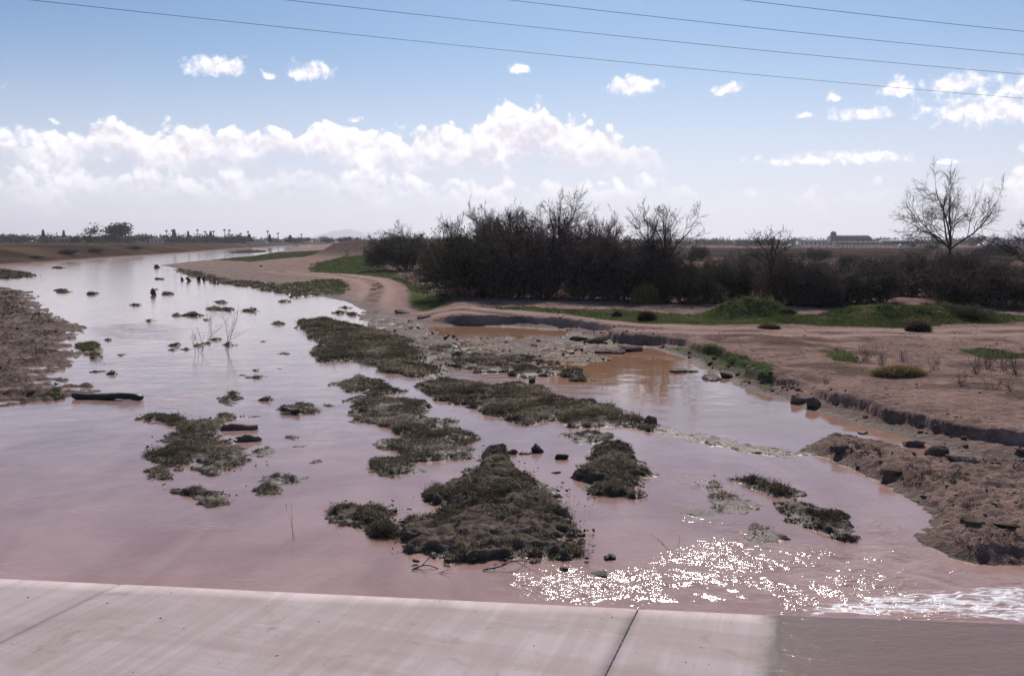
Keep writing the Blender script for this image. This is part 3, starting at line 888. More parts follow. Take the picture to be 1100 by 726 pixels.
# ------------------------------------------------------------------ islands of mud and weed in the river
def island(pts, h, label, cat='mud island', grass=1.0, mat='island', gmat='mat_grass', blade=0.11, chunk=0.07, seed=0, group=None, name='mud_island',
           edge=0.10, rough_edge=0.10, gthr=-0.16, dens=1.0):
    h *= 0.50 if seed < 100 else 0.9; blade *= 0.75; rough_edge *= 1.7 if seed < 100 else 1.0
    pl = poly(pts)
    c = pl.mean(0); dist = float(np.hypot(*c))
    rng = np.random.default_rng(1000 + seed)
    res = min(0.06, max(0.012, dist * 0.0013))
    lo, hi = pl.min(0) - 0.35, pl.max(0) + 0.35
    nx = int(np.clip((hi[0] - lo[0]) / res, 8, 340)); ny = int(np.clip((hi[1] - lo[1]) / (res * 1.5), 8, 340))
    X, Y = np.meshgrid(np.linspace(lo[0], hi[0], nx), np.linspace(lo[1], hi[1], ny), indexing='ij')

    def surf(x, y):
        s = sdpoly(x, y, pl)
        sc = 1.0 if dist < 25 else 0.6
        s = s + rough_edge * pnoise(x * 2.3 * sc, y * 2.3 * sc, 60 + seed) + rough_edge * 0.6 * pnoise(x * 7 * sc, y * 7 * sc, 61 + seed)
        s = s + np.where(s > 0.05, -1, 0) * np.maximum(0, (3.4 if seed in (3, 4, 5, 6, 15, 16, 18, 21, 22) else 2.2) * rough_edge * (fbm(x * 1.5 * sc, y * 0.8 * sc, 4, 66 + seed, 0.6) - 0.07))
        lump = fbm(x * 1.7, y * 1.7, 3, 62 + seed); tq = 3.2 * fbm(x * 1.5, y * 2.2, 4, 63 + seed, 0.6) + 0.5; fq = tq - np.floor(tq); cr = (np.floor(tq) + sst(fq, 0.72, 0.95)) / 2.6 + 0.25 * (ridged(x * 4, y * 4, 3, 65 + seed) - 0.5)
        fine = pnoise(x * 11, y * 11, 64)
        # low terraces with broken edges, as where turf has been undercut
        z = h * (0.32 * sst(s, -0.01, edge) + 0.38 * sst(s + 0.14 * lump, edge * 0.8, edge * 1.7) + 0.30 * sst(s + 0.25 * lump, 0.18, 0.75))
        z = z + sst(s, 0, 0.2) * (chunk * (0.5 * lump + 0.65 * cr) + 0.012 * fine + 0.012 * fbm(x * 14, y * 14, 2, 67))
        z = np.where(s > 0, np.maximum(z, -0.03), np.maximum(-0.12, 0.9 * s))
        return z, s, lump
    Z, Sd, lump = surf(X, Y)
    f = grid_faces(nx, ny)[:, ::-1]
    keep = (Sd.ravel()[f] > -0.13).any(1)
    V = np.stack([X, Y, Z], -1).reshape(-1, 3)
    if keep.sum() < 4: return None
    idx, inv = np.unique(f[keep], return_inverse=True)
    Vk = V[idx].copy(); org = np.array([c[0], c[1], 0.0]); Vk -= org
    o = link_mesh(name, Vk, inv.reshape(-1, 4), M[mat], smooth=True); o.location = org
    tag(o, label, cat, group)
    if grass > 0:
        A = max((Sd > 0).mean() * (hi - lo).prod(), 0.02)
        per = 620 if dist < 16 else (330 if dist < 28 else 130)
        n = int(min(A * per * grass * dens, 9000)) + 12
        x = rng.uniform(lo[0], hi[0], n * 6); y = rng.uniform(lo[1], hi[1], n * 6)
        z, s, lp = surf(x, y)
        g = 0.7 * pnoise(x * 1.1, y * 1.1, 70 + seed) + 0.9 * pnoise(x * 3.4, y * 3.4, 71 + seed)
        ok = np.nonzero((s > 0.01) & (z > 0.0) & (g > gthr - 0.35 * (grass - 1)) & (s < 99))[0][:n]
        if len(ok) > 3:
            L = blade * rng.uniform(0.55, 1.3, len(ok)) * (0.6 + 1.3 * sst(g[ok], 0.1, 0.9)) * (1 if dist < 30 else 1.25)
            Wd = np.full(len(ok), max(0.006, dist * 0.00042))
            nb = 11 if dist < 16 else 9
            pos = np.stack([x[ok], y[ok], np.maximum(z[ok], 0) - 0.005], -1) - org
            tm = np.clip(0.45 + 0.6 * pnoise(x[ok] * 0.9, y[ok] * 0.9, 80 + seed) + rng.normal(0, 0.2, len(ok)), 0, 1)
            Vg, Fg, tone = tufts(pos, nb, L, Wd, 1.4, tm, rng, 0.45, 0.35)
            tag(link_mesh('grass', Vg, Fg, M[gmat], parent=o, attrs={'tone': tone}), kind='stuff')
    return o


island([(505, 505), (518, 488), (539, 486), (560, 505), (591, 527), (598, 536), (610, 554), (622, 564), (616, 585), (613, 601), (600, 601), (554, 602), (512, 603), (482, 603),
        (451, 594), (436, 596), (430, 575), (430, 563), (451, 553), (470, 551), (475, 545), (451, 538), (467, 524), (497, 515), (515, 503)], 0.24,
       'largest weed-covered mud island, broken brown edge, nearest the middle of the concrete', grass=1.0, blade=0.10, chunk=0.11, seed=1)
island([(348, 557), (370, 548), (400, 545), (420, 549), (427, 560), (425, 579), (392, 578), (383, 567), (360, 562)], 0.16,
       'small grassy mud island touching the left tip of the largest island', grass=1.2, blade=0.12, seed=2)
island([(402, 495), (404, 511), (425, 512), (446, 507), (453, 497), (480, 494), (492, 495), (510, 493), (505, 481), (518, 467), (505, 462), (478, 461), (492, 453), (468, 451),
        (455, 446), (464, 438), (455, 430), (430, 428), (400, 424), (376, 427), (378, 440), (374, 452), (400, 455), (420, 461), (424, 470), (405, 473), (402, 482), (430, 487), (430, 491)],
       0.13, 'long ragged weed mat island in mid-river with a bristly lower end', grass=1.6, blade=0.12, chunk=0.05, seed=3)
island([(358, 412), (385, 404), (405, 407), (425, 418), (442, 420), (425, 424), (385, 423), (368, 418)], 0.10,
       'thin dark weed mat just above the long ragged mid-river mat', grass=1.6, seed=4)
island([(320, 347), (347, 341), (369, 347), (402, 353), (438, 364), (452, 377), (459, 390), (482, 400), (466, 406), (438, 404), (408, 399), (404, 393), (369, 387), (350, 390), (334, 381), (343, 370), (328, 356)],
       0.16, 'broad dark weed mat furthest upstream, beside the wet mudflat', grass=1.7, blade=0.14, chunk=0.05, seed=5)
island([(446, 415), (471, 407), (504, 410), (520, 415), (548, 412), (575, 414), (600, 426), (612, 429), (640, 431), (658, 439), (692, 450), (706, 458), (698, 464), (671, 457), (640, 459),
        (608, 459), (600, 450), (588, 453), (564, 457), (542, 452), (523, 445), (504, 437), (473, 431), (452, 422)], 0.16,
       'wide dark weed mat island left of the brown pool, ending in a dark clod', grass=1.7, blade=0.13, chunk=0.06, seed=6)
island([(606, 467), (640, 464), (656, 470), (646, 475), (612, 474)], 0.12, 'small oval grass islet below the tail of the wide weed mat', grass=1.6, seed=7)
island([(622, 504), (636, 482), (656, 476), (672, 480), (686, 491), (704, 511), (692, 518), (686, 533), (656, 535), (632, 528), (640, 519), (618, 514)], 0.24,
       'domed rubbly mud island, grassy below and stony above, right of the largest island', grass=0.9, blade=0.09, chunk=0.10, seed=8)
island([(751, 514), (765, 510), (776, 516), (775, 523), (756, 521)], 0.17, 'small black shaggy mud tussock at the head of a flat mud tongue', grass=1.4, seed=9, name='tussock', cat='tussock')
island([(757, 524), (775, 524), (800, 537), (817, 548), (790, 550), (765, 546), (759, 540)], 0.10, 'flat brown mud tongue trailing from a black tussock', grass=0.25, chunk=0.03, mat='mud', seed=10)
island([(735, 548), (760, 545), (777, 549), (770, 553), (740, 553)], 0.05, 'thin low mud sliver awash below the flat mud tongue', grass=0, chunk=0.02, mat='mud', seed=11)
island([(787, 515), (812, 509), (825, 518), (848, 525), (864, 532), (850, 538), (830, 531), (800, 525)], 0.15, 'narrow lumpy mud ridge pointing to the brown grassy hummock', grass=0.9, chunk=0.07, seed=12)
island([(836, 540), (870, 541), (895, 548), (914, 560), (912, 576), (900, 580), (870, 571), (850, 560)], 0.16, 'brown grassy hummock island where the fast water begins', grass=1.2, blade=0.08, gmat='dead_weed', seed=13)
island([(790, 571), (812, 562), (828, 570), (842, 578), (822, 584), (800, 581)], 0.12, 'smooth dark hump of mud amid the glittering riffle', grass=0.5, blade=0.05, chunk=0.03, mat='mud', seed=14)
island([(146, 452), (157, 445), (190, 445), (200, 453), (226, 452), (240, 441), (249, 443), (245, 455), (230, 463), (240, 473), (266, 485), (272, 494), (240, 506), (224, 510), (212, 499), (190, 502),
        (178, 514), (160, 515), (163, 502), (156, 491), (176, 481), (170, 473), (187, 463), (174, 456)], 0.12,
       'ragged branching weed mat alone in the open left water', grass=1.7, blade=0.12, chunk=0.04, seed=15)
island([(186, 525), (215, 526), (236, 530), (243, 543), (225, 542), (205, 535), (188, 534)], 0.10, 'narrow dark weed strip below the branching left mat', grass=1.5, seed=16)
island([(234, 430), (250, 421), (258, 428), (250, 437), (240, 436)], 0.10, 'small pointed weed tuft above the branching left mat', grass=1.5, seed=17)
island([(274, 517), (300, 507), (323, 512), (310, 520), (300, 531), (285, 529)], 0.10, 'sparse twiggy weed patch between the branching left mat and largest island', grass=1.2, seed=18)
island([(262, 490), (290, 481), (297, 487), (285, 493)], 0.08, 'faint low weed patch off the right tip of the branching left mat', grass=1.2, seed=19)
island([(300, 437), (322, 433), (340, 437), (337, 444), (305, 445)], 0.11, 'short weed clump with a bare twig lying against it', grass=1.5, seed=20)
island([(480, 385), (520, 380), (560, 384), (590, 392), (620, 397), (640, 405), (618, 409), (590, 404), (560, 404), (530, 399), (500, 398), (470, 393)], 0.12,
       'scattered dark weed clods along the wet mudflat edge', grass=1.2, chunk=0.09, seed=21, rough_edge=0.35)
island([(455, 372), (480, 368), (505, 372), (520, 380), (490, 384), (462, 382)], 0.10, 'low dark mud clods on the wet mudflat between two weed mats', grass=0.8, chunk=0.09, seed=22, rough_edge=0.3)
island([(-40, 292), (0, 290), (25, 293), (34, 297), (10, 299), (-50, 300)], 0.2, 'dark green weed island off the far left mudflat tip', grass=1.5, blade=0.2, seed=23, rough_edge=0.5)
island([(82, 372), (95, 367), (108, 370), (104, 376), (88, 378)], 0.16, 'bright green weed tuft at the edge of the left mudflat', grass=2.0, blade=0.2, gmat='green_grass', seed=24)
island([(94, 380), (104, 379), (107, 384), (98, 388)], 0.14, 'dark green tuft just below the bright green one', grass=2.0, blade=0.16, seed=25)
island([(36, 423), (60, 418), (76, 423), (62, 430), (42, 429)], 0.10, 'green weedy mud patch left of the drifted log', grass=1.2, blade=0.14, gmat='green_grass', seed=26)
island([(255, 271), (275, 269.6), (285, 270.2), (270, 271.6), (250, 271.8)], 0.3, 'dark driftwood and weed bar in the distant bright channel', grass=1.0, blade=0.3, seed=28, rough_edge=0.8)

island([(688, 452), (720, 460), (770, 470), (800, 477), (862, 485), (864, 493), (800, 486), (740, 473), (700, 463)], 0.06,
       'low broken mud shelf where the brown pool spills into the riffle', 'mud shelf', grass=0, chunk=0.05, mat='mud', seed=29, name='mud_shelf', rough_edge=0.16)
island([(192, 289.5), (215, 294), (245, 301.5), (290, 305), (332, 316.5), (325, 320), (283, 309), (240, 305), (205, 296)], 0.16,
       'ragged dark weed fringe along the lower edge of the pink sandbar', grass=1.8, blade=0.2, seed=30, rough_edge=0.55)
# small tufts scattered over the shallows upstream
small = [(166, 312, 5), (180, 316, 6), (237, 325, 9), (230, 332, 7), (246, 333, 9), (208, 339, 12), (268, 334, 10), (275, 332, 5), (190, 339, 6), (190, 371, 6), (188, 376, 7), (200, 375, 5),
         (213, 372, 8), (225, 369, 5), (245, 371, 6), (222, 344, 5), (217, 349, 5), (232, 365, 5), (130, 381, 6), (124, 374, 5), (116, 365, 4), (113, 391, 4), (107, 399, 5),
         (121, 402, 5), (28, 411, 5), (260, 403, 5), (275, 405, 8), (275, 398, 5), (290, 430, 7), (273, 447, 5), (247, 474, 6), (325, 480, 7), (338, 497, 7), (290, 465, 5),
         (170, 300, 5), (100, 316, 6), (70, 314, 7), (66, 312, 6), (345, 343, 5), (365, 336, 7), (372, 331, 6), (381, 338, 6), (290, 312, 6), (262, 307, 7), (275, 309, 6), (305, 324, 5), (315, 470, 6), (330, 345, 7), (354, 436, 5),
         (62, 288, 6), (145, 328, 5), (160, 345, 4), (95, 346, 4), (300, 348, 6), (318, 352, 6), (285, 367, 5), (305, 380, 5), (300, 396, 6)]
for i, (u, v, w) in enumerate(small):
    a = max(0.5, w * 0.15); rj = np.random.default_rng(i).uniform(0.5, 1.3, 5)
    where = ('far upstream below the pink sandbar' if v < 320 else 'in the left shallows near the log' if u < 135 else
             'near the bare twiggy saplings' if v < 385 and u < 262 else 'dotted between the weed mats')
    island([(u - w * rj[0], v), (u - w * 0.3, v - a * rj[1]), (u + w * 0.5 * rj[2], v - a * 0.6), (u + w * rj[3], v + a * 0.2), (u + w * 0.2, v + a * rj[4]), (u - w * 0.5, v + a * 0.5)], 0.05 + 0.04 * rj[0],
           'small dark weed tuft poking out of the water, ' + where, 'tuft', 1.8, blade=(0.09 if v > 350 else 0.13) * rj[3], seed=100 + i, name='weed_tuft',
           group='small weed tufts ' + where, rough_edge=0.16 if v > 350 else 0.3, dens=0.9)

# four dark stumps standing in the far water
for i, (u, v, w, hh) in enumerate(((197, 301, 3, 0.45), (206, 302, 3.2, 0.55), (215, 301.5, 4.5, 0.6), (221, 301, 2.4, 0.6), (166, 317, 4.5, 0.7), (164, 273, 2, .5), (170, 287.5, 4.5, 0.6), (281, 287, 2.5, 0.6))):
    p = P(u, v); d = np.hypot(p[0], p[1]); r = 0.6 * w * d / FPX; hh *= 0.6
    rng = np.random.default_rng(300 + i)
    K = 7; pts = np.zeros((1, K, 3)); pts[0, :, 2] = np.linspace(-0.2, hh, K); pts[0, :, 0] = np.cumsum(rng.normal(0, 0.05, K)); pts[0, :, 1] = np.cumsum(rng.normal(0, 0.05, K))
    V, F, cap = tube(pts, (r * np.array([1.0, 1.0, 0.9, 0.95, 0.8, 0.7, 0.3]))[None], 9)
    V[:, :2] *= 1 + 0.3 * rng.normal(0, 1, (len(V), 1)) * 0.5
    e = link_mesh('stump', V, [F, cap], M['wood_wet'], smooth=False); e.location = (p[0], p[1], 0)
    lab = ['first of four dark stumps standing in the far water, smallest', 'second of four dark stumps in the far water', 'widest of the four dark stumps in the far water',
           'thin last stump of the four, beside the pink sandbar', 'lone tall dark stump with a knob, standing in the left channel', 'tiny dark stump in the distant channel',
           'dark snag in the water off the sandbar tip', 'dark post-like stump on the pink sandbar'][i]
    tag(e, lab, 'stump')

# stones and clods
def lump_mesh(rng, sx, sy, sz, rough=0.25, flat=False):
    """broken block: hull of scattered points, cut finer and roughened"""
    import bmesh
    bm = bmesh.new()
    for _ in range(16 if flat else 22):
        q = rng.normal(0, 1, 3); q /= np.linalg.norm(q)
        q = np.sign(q) * np.abs(q) ** (0.55 if flat else 0.75) * rng.uniform(0.75, 1.1)
        bm.verts.new((q[0], q[1], np.clip(q[2], -0.9, 0.75)))
    bmesh.ops.convex_hull(bm, input=list(bm.verts))
    for v in [v for v in bm.verts if not v.link_faces]: bm.verts.remove(v)
    bmesh.ops.triangulate(bm, faces=list(bm.faces))
    for _ in range(3):
        bmesh.ops.subdivide_edges(bm, edges=list(bm.edges), cuts=1, use_grid_fill=True, smooth=0.12)
    bmesh.ops.triangulate(bm, faces=list(bm.faces))
    V = np.array([v.co[:] for v in bm.verts]); bm.verts.index_update()
    F = np.array([[v.index for v in f.verts] for f in bm.faces]); bm.free()
    o = rng.uniform(0, 50)
    r = 1 + 0.12 * pnoise(V[:, 0] * 2.5 + o, V[:, 1] * 2.5 + V[:, 2] * 2, 5) + 0.10 * pnoise(V[:, 0] * 6 + o, V[:, 1] * 6 - V[:, 2] * 5, 6) + 0.05 * pnoise(V[:, 0] * 14, V[:, 2] * 14 + V[:, 1] * 11, 7)
    return V * r[:, None] * [sx, sy, sz], F


def old_lump_mesh(rng, sx, sy, sz, n=3, rough=0.25, flat=False):
    th = np.linspace(0, 2 * np.pi, 18, endpoint=False); ph = np.linspace(-np.pi / 2, np.pi / 2, 11)
    T_, P_ = np.meshgrid(th, ph)
    x, y, z = np.cos(P_) * np.cos(T_), np.cos(P_) * np.sin(T_), np.sin(P_)
    o = rng.uniform(0, 50)
    r = 1 + rough * (pnoise(x * 1.6 + o, y * 1.6 + z * 1.3, 5) + 0.5 * pnoise(x * 4 + o, y * 4 - z * 3, 6))
    x, y, z = x * r, y * r, z * r
    sq = 0.6 if flat else 0.8
    x = np.sign(x) * np.abs(x) ** sq; y = np.sign(y) * np.abs(y) ** sq; z = np.sign(z) * np.abs(z) ** (0.45 if flat else 0.85)
    V = np.stack([x * sx, y * sy, z * sz], -1).reshape(-1, 3)
    i = np.arange(11 * 18).reshape(11, 18); j = np.roll(i, -1, 1)
    return V, np.stack([i[:-1], j[:-1], j[1:], i[1:]], -1).reshape(-1, 4)


stones = [  # u, v, half-width px, height m, material, flat, label
    (538, 484, 7.5, 0.16, 'rock', False, 'dark round stone at the top tip of the largest island'),
    (551, 487, 7, 0.09, 'slabrock', False, 'smaller grey stone beside the dark round one'),
    (564, 488, 9, 0.06, 'slabrock', True, 'flat wet clod between the grey stone and a dark jagged one'),
    (579, 486, 9, 0.15, 'rock', False, 'dark jagged clod right of the flat wet clod'),
    (603, 493, 9, 0.10, 'rock', False, 'lone dark clod in open water above the largest island'),
    (597, 508, 6, 0.03, 'rock', True, 'thin dark chip barely above water near the rubbly island'),
    (655, 601, 8, 0.07, 'rock', False, 'dark clod in the riffle right of the largest island'),
    (643, 619, 10, 0.06, 'rock', True, 'dark flat clod nearest the concrete edge in the glitter'),
    (606, 612, 6, 0.04, 'rock', True, 'small dark chip between the largest island and concrete'),
    (633, 515, 13, 0.15, 'slabrock', True, 'grey block with a dark front on the rubbly island'),
    (535, 434, 14, 0.16, 'slabrock', True, 'pale grey slab lying on the wide weed mat'),
    (572, 411, 4, 0.15, 'rock', False, 'dark clod standing on the upper edge of the wide weed mat'),
    (492, 383, 6, 0.2, 'rock', False, 'dark clod on the wet mudflat beside the upstream weed mat'),
    (700, 457, 8, 0.22, 'rock', False, 'blackish clod at the right end of the wide weed mat'),
    (431, 337, 10, 0.25, 'slabrock', True, 'pale flat mud slab at the sandbar edge below the track'),
    (455, 342, 8, 0.2, 'slabrock', True, 'pale flat mud slab next to the dark cut bank start'),
    (655, 380, 18, 0.20, 'slabrock', True, 'long tilted mud slab fallen at the head of the brown pool'),
    (678, 377, 16, 0.28, 'slabrock', True, 'thick rounded mud slab under the cut bank corner'),
    (640, 367, 14, 0.28, 'rock', True, 'dark fallen turf block against the cut bank'),
    (622, 366, 12, 0.25, 'rock', True, 'dark slumped bank block above the wet mudflat'),
    (735, 400, 16, 0.14, 'slabrock', True, 'low wet mud ledge in front of the grassy cut bank'),
    (765, 408, 14, 0.16, 'slabrock', True, 'curved mud ledge above the brown pool edge'),
    (783, 406, 9, 0.24, 'rock', True, 'dark turf block on the curved mud ledge'),
    (862, 433, 12, 0.20, 'slabrock', True, 'pale crumbled mud heap at the pool foot of the bank'),
    (876, 437, 9, 0.26, 'rock', False, 'dark clod beside the pale crumbled mud heap'),
    (928, 466, 6, 0.07, 'rock', True, 'small dark chip in the pool channel'),
    (985, 480, 12, 0.14, 'slabrock', True, 'wet mud lump at the foot of the cut bank, pool end'),
    (1010, 488, 13, 0.16, 'rock', False, 'dark wet clod where the pool channel pinches out'),
    (1035, 494, 16, 0.10, 'slabrock', True, 'flat pale mud slab closing off the pool channel'),
    (905, 484, 10, 0.12, 'rock', False, 'dark clod on the tip of the right mud bar'),
    (960, 508, 12, 0.10, 'rock', True, 'flat dark clod midway on the right mud bar'),
    (1048, 562, 12, 0.07, 'rock', True, 'dark flat hummock on the lower right mud bar'),
    (1085, 568, 13, 0.07, 'rock', True, 'flat dark clod beside the flat hummock by the frame edge'),
    (420, 551, 7, 0.08, 'rock', True, 'dark chip of mud above the small grassy island'),
]
for i, (u, v, w, hh, mt, fl, lab) in enumerate(stones):
    p = G(u, v); d = np.hypot(p[0], p[1]); r = w * d / FPX
    rng = np.random.default_rng(500 + i)
    V, F = lump_mesh(rng, r, r * rng.uniform(0.6, 1.0), hh * (0.5 if fl else 0.7), rough=0.35, flat=fl)
    o = link_mesh('mud_slab' if fl else 'clod', V, F, M[mt], smooth=False)
    o.location = (p[0], p[1] + r * 0.5, p[2] + hh * 0.1); o.rotation_euler = (rng.normal(0, 0.12), rng.normal(0, 0.12), rng.uniform(-0.5, 0.5))
    tag(o, lab, 'mud slab' if fl else 'stone')


def debris(name, pl, n, lo_s, hi_s, mat, seed, cond=None, label=None, lift=0.0):
    """crumbs and small clods nobody could count, one object"""
    rng = np.random.default_rng(seed)
    protos = []
    for _ in range(6):
        q = rng.normal(0, 1, (8, 3)); q /= np.linalg.norm(q, axis=1, keepdims=True)
        V, F = [], []
        import bmesh
        bm = bmesh.new()
        for w in q * rng.uniform(0.7, 1.15, (8, 1)) * [1, 0.8, 0.55]: bm.verts.new(w)
        bmesh.ops.convex_hull(bm, input=list(bm.verts))
        for v in [v for v in bm.verts if not v.link_faces]: bm.verts.remove(v)
        bmesh.ops.triangulate(bm, faces=list(bm.faces)); bm.verts.index_update()
        protos.append((np.array([v.co[:] for v in bm.verts]), np.array([[v.index for v in f.verts] for f in bm.faces]))); bm.free()
    lo, hi = pl.min(0), pl.max(0)
    x = rng.uniform(lo[0], hi[0], n * 3); y = lo[1] + (hi[1] - lo[1]) * rng.uniform(0, 1, n * 3) ** 1.3
    ok = sdpoly(x, y, pl) > 0
    x, y = x[ok], y[ok]; z = height(x, y)
    ok = pnoise(x * 0.8, y * 0.8, seed) > rng.uniform(-0.6, 0.6, len(x))
    if cond: ok &= cond(x, y, z)
    x, y, z = x[ok][:n], y[ok][:n], np.maximum(z[ok][:n], 0.0 if lift >= 0 else -1)
    Vs, Fs, m = [], [], 0
    for i in range(len(x)):
        V, F = protos[i % 6]
        s = lo_s * (hi_s / lo_s) ** (rng.uniform(0, 1) ** 2.0); a = rng.uniform(0, 6.28); c, q = math.cos(a), math.sin(a)
        W = V * s
        W = np.stack([W[:, 0] * c - W[:, 1] * q + x[i], W[:, 0] * q + W[:, 1] * c + y[i], W[:, 2] + z[i] + s * 0.12 + lift], -1)
        Vs.append(W); Fs.append(F + m); m += len(V)
    tag(link_mesh(name, np.vstack(Vs), np.vstack(Fs), M[mat]), kind='stuff')


debris('mud_clods', poly([(430, 345), (560, 362), (640, 372), (700, 400), (720, 440), (860, 482), (860, 494), (740, 476), (640, 480), (560, 455), (470, 405), (400, 360)]), 1300, 0.02, 0.12, 'rock', 61, lambda x, y, z: z > -0.03)
debris('mud_clods', poly([(600, 350), (700, 368), (780, 395), (860, 425), (1000, 475), (1120, 500), (1100, 520), (1000, 492), (860, 447), (780, 420), (690, 385), (600, 366)]), 1500, 0.015, 0.10, 'rock', 62, lambda x, y, z: z > 0.01)
debris('pebbles', poly([(690, 352), (1300, 352), (1400, 520), (1100, 495), (960, 455), (800, 400)], 0.4), 3600, 0.008, 0.05, 'slabrock', 63, lambda x, y, z: z > 0.25)
debris('mud_clods', poly([(700, 366), (780, 390), (860, 420), (1000, 462), (1120, 486), (1120, 496), (1000, 474), (860, 432), (780, 404), (700, 374)], 0.1), 260, 0.04, 0.16, 'rock', 68, lambda x, y, z: z > 0.05)
debris('mud_clods', np.minimum(MUD_RIGHT, [8.5, 99]), 650, 0.010, 0.055, 'rock', 64, lambda x, y, z: z > 0.0)
debris('mud_clods', poly([(0, 305), (40, 315), (90, 350), (100, 378), (60, 400), (110, 420), (0, 440), (-150, 450), (-150, 320)]), 900, 0.03, 0.16, 'rock', 65)
debris('mud_clods', poly([(150, 440), (270, 440), (290, 500), (240, 545), (150, 520)]), 110, 0.015, 0.05, 'rock', 66)
debris('mud_clods', poly([(340, 540), (430, 540), (520, 480), (640, 530), (640, 605), (560, 612), (430, 605)]), 420, 0.012, 0.06, 'rock', 67, lift=0.03)


# logs and planks
def plank(name, u0, v0, u1, v1, thick, wide, mat, label, cat, z=0.04):
    a, b = P(u0, v0, z), P(u1, v1, z)
    L = np.linalg.norm(b - a); K = 14
    rng = np.random.default_rng(int(u0))
    xs = np.linspace(-L / 2, L / 2, K)
    prof = np.array([(-1, -1), (-.2, -1.1), (.8, -1), (1, -.6), (1, .7), (.5, 1), (-.7, 1), (-1, .5)], float) * [wide / 2, thick / 2]
    V = []
    for i, x in enumerate(xs):
        j = prof * (1 + rng.normal(0, 0.12, prof.shape)) * (0.65 if i in (0, K - 1) else 1); j[:, 1] += thick * 0.18 * math.sin(i * 0.55 + u0); j[:, 0] += wide * 0.15 * math.sin(i * 0.4)
        V += [(x + (rng.normal(0, .02) if i in (0, K - 1) else 0), y, zz) for y, zz in j]
    n = len(prof); i = np.arange(K * n).reshape(K, n); jn = np.roll(i, -1, 1)
    F = np.stack([i[:-1], jn[:-1], jn[1:], i[1:]], -1).reshape(-1, 4)
    caps = np.vstack([i[0][::-1], i[-1]])
    o = link_mesh(name, np.array(V), [F, caps], M[mat]); o.location = (a + b) / 2
    o.rotation_euler = (0, -math.atan2(0.0, L), math.atan2(b[1] - a[1], b[0] - a[0]))
    return tag(o, label, cat)


plank('drift_log', 78, 425, 154, 426, 0.11, 0.2, 'wood_wet', 'long black waterlogged log lying in the left shallows', 'log', 0.06)
plank('plank', 238, 459, 276, 458, 0.09, 0.16, 'wood', 'longer weathered plank stuck beside the branching left mat', 'plank')
plank('plank', 256, 471, 279, 470, 0.09, 0.14, 'wood', 'shorter weathered plank just below the longer one', 'plank')
plank('drift_log', 302, 440, 322, 442, 0.08, 0.09, 'wood_wet', 'short dark stick in the weed clump left of mid-river mat', 'stick', 0.05)


def twig_thing(name, u, v, hgt, n, label, cat, spread=0.5, mat='dead_weed_bark', seed=0, sub=4, rad=0.006, group=None, lean=0.0):
    p = G(u, v); rng = np.random.default_rng(700 + seed)
    s = np.zeros((n, 3)); s[:, :2] = rng.normal(0, 0.05 * hgt + 0.02, (n, 2)); s[:, 2] = -0.05
    d = np.stack([rng.normal(lean, spread, n), rng.normal(0, spread, n), np.ones(n)], -1); d /= np.linalg.norm(d, axis=-1, keepdims=True)
    lv = branching(rng, s, d, np.full(n, hgt) * rng.uniform(0.5, 1.1, n), np.full(n, rad), [
        dict(K=6, wig=0.12, up=0.03, nch=sub, ang=0.7, t0=0.3, ratio=0.45, rr=0.6, rmin=rad * 0.5),
        dict(K=4, wig=0.15, up=0.05, nch=3, ang=0.7, t0=0.3, ratio=0.5, rr=0.7, rmin=rad * 0.4), dict(K=3, wig=0.1, up=0.05)])
    V, F, q = [], [], 0
    for pts, r in lv:
        vv, f, c = tube(pts, r, 4); V.append(vv); F.append(f + q); q += len(vv)
    o = link_mesh(name, np.vstack(V), np.vstack(F), M['twig']); o.location = p
    return tag(o, label, cat, group)


twig_thing('sapling', 242, 375, 1.5, 4, 'taller bare sapling standing in the water with wispy stems', 'sapling', 0.25, seed=1, rad=0.009)
twig_thing('sapling', 213, 378, 1.0, 4, 'shorter bare sapling in the water left of the taller one', 'sapling', 0.3, seed=2, rad=0.008)
twig_thing('sapling', 226, 352, 1.0, 3, 'thin bare sapling rising behind the taller one', 'sapling', 0.2, seed=3, rad=0.008)
twig_thing('stick', 726, 594, 0.24, 3, 'thin bare stick leaning out of the riffle', 'stick', 0.5, seed=4, sub=2, lean=-0.8, rad=0.003)
twig_thing('stick', 313, 578, 0.35, 2, 'fine reed stem upright in the open pink water', 'stick', 0.1, seed=5, sub=1, rad=0.003)
# branch drifted against the big island's front edge
for i, (u, v, L, az, lab) in enumerate(((560, 612, 0.75, 0.0, 'wiry bare branch half sunk below the largest island'), (470, 610, 0.5, 0.2, 'dark curved twig floating off the largest island front'))):
    p = P(u, v, 0.01); rng = np.random.default_rng(760 + i)
    lv = branching(rng, np.array([[-L / 2, 0, 0], [-L / 2.2, 0.05, 0]]), np.array([[1, 0.1, 0.25], [1, -0.15, 0.1]]), np.array([L, L * .8]), np.array([0.008, 0.007]), [
        dict(K=9, wig=0.28, up=-0.06, nch=5, ang=0.9, t0=0.2, ratio=0.4, rr=0.7), dict(K=5, wig=0.25, up=-0.02)])
    V, F, q = [], [], 0
    for pts, r in lv:
        vv, f, c = tube(pts, r, 5); V.append(vv); F.append(f + q); q += len(vv)
    o = link_mesh('driftwood_branch', np.vstack(V), np.vstack(F), M['wood_wet'], smooth=True); o.location = p; o.rotation_euler = (0, 0, az)
    tag(o, lab, 'branch')


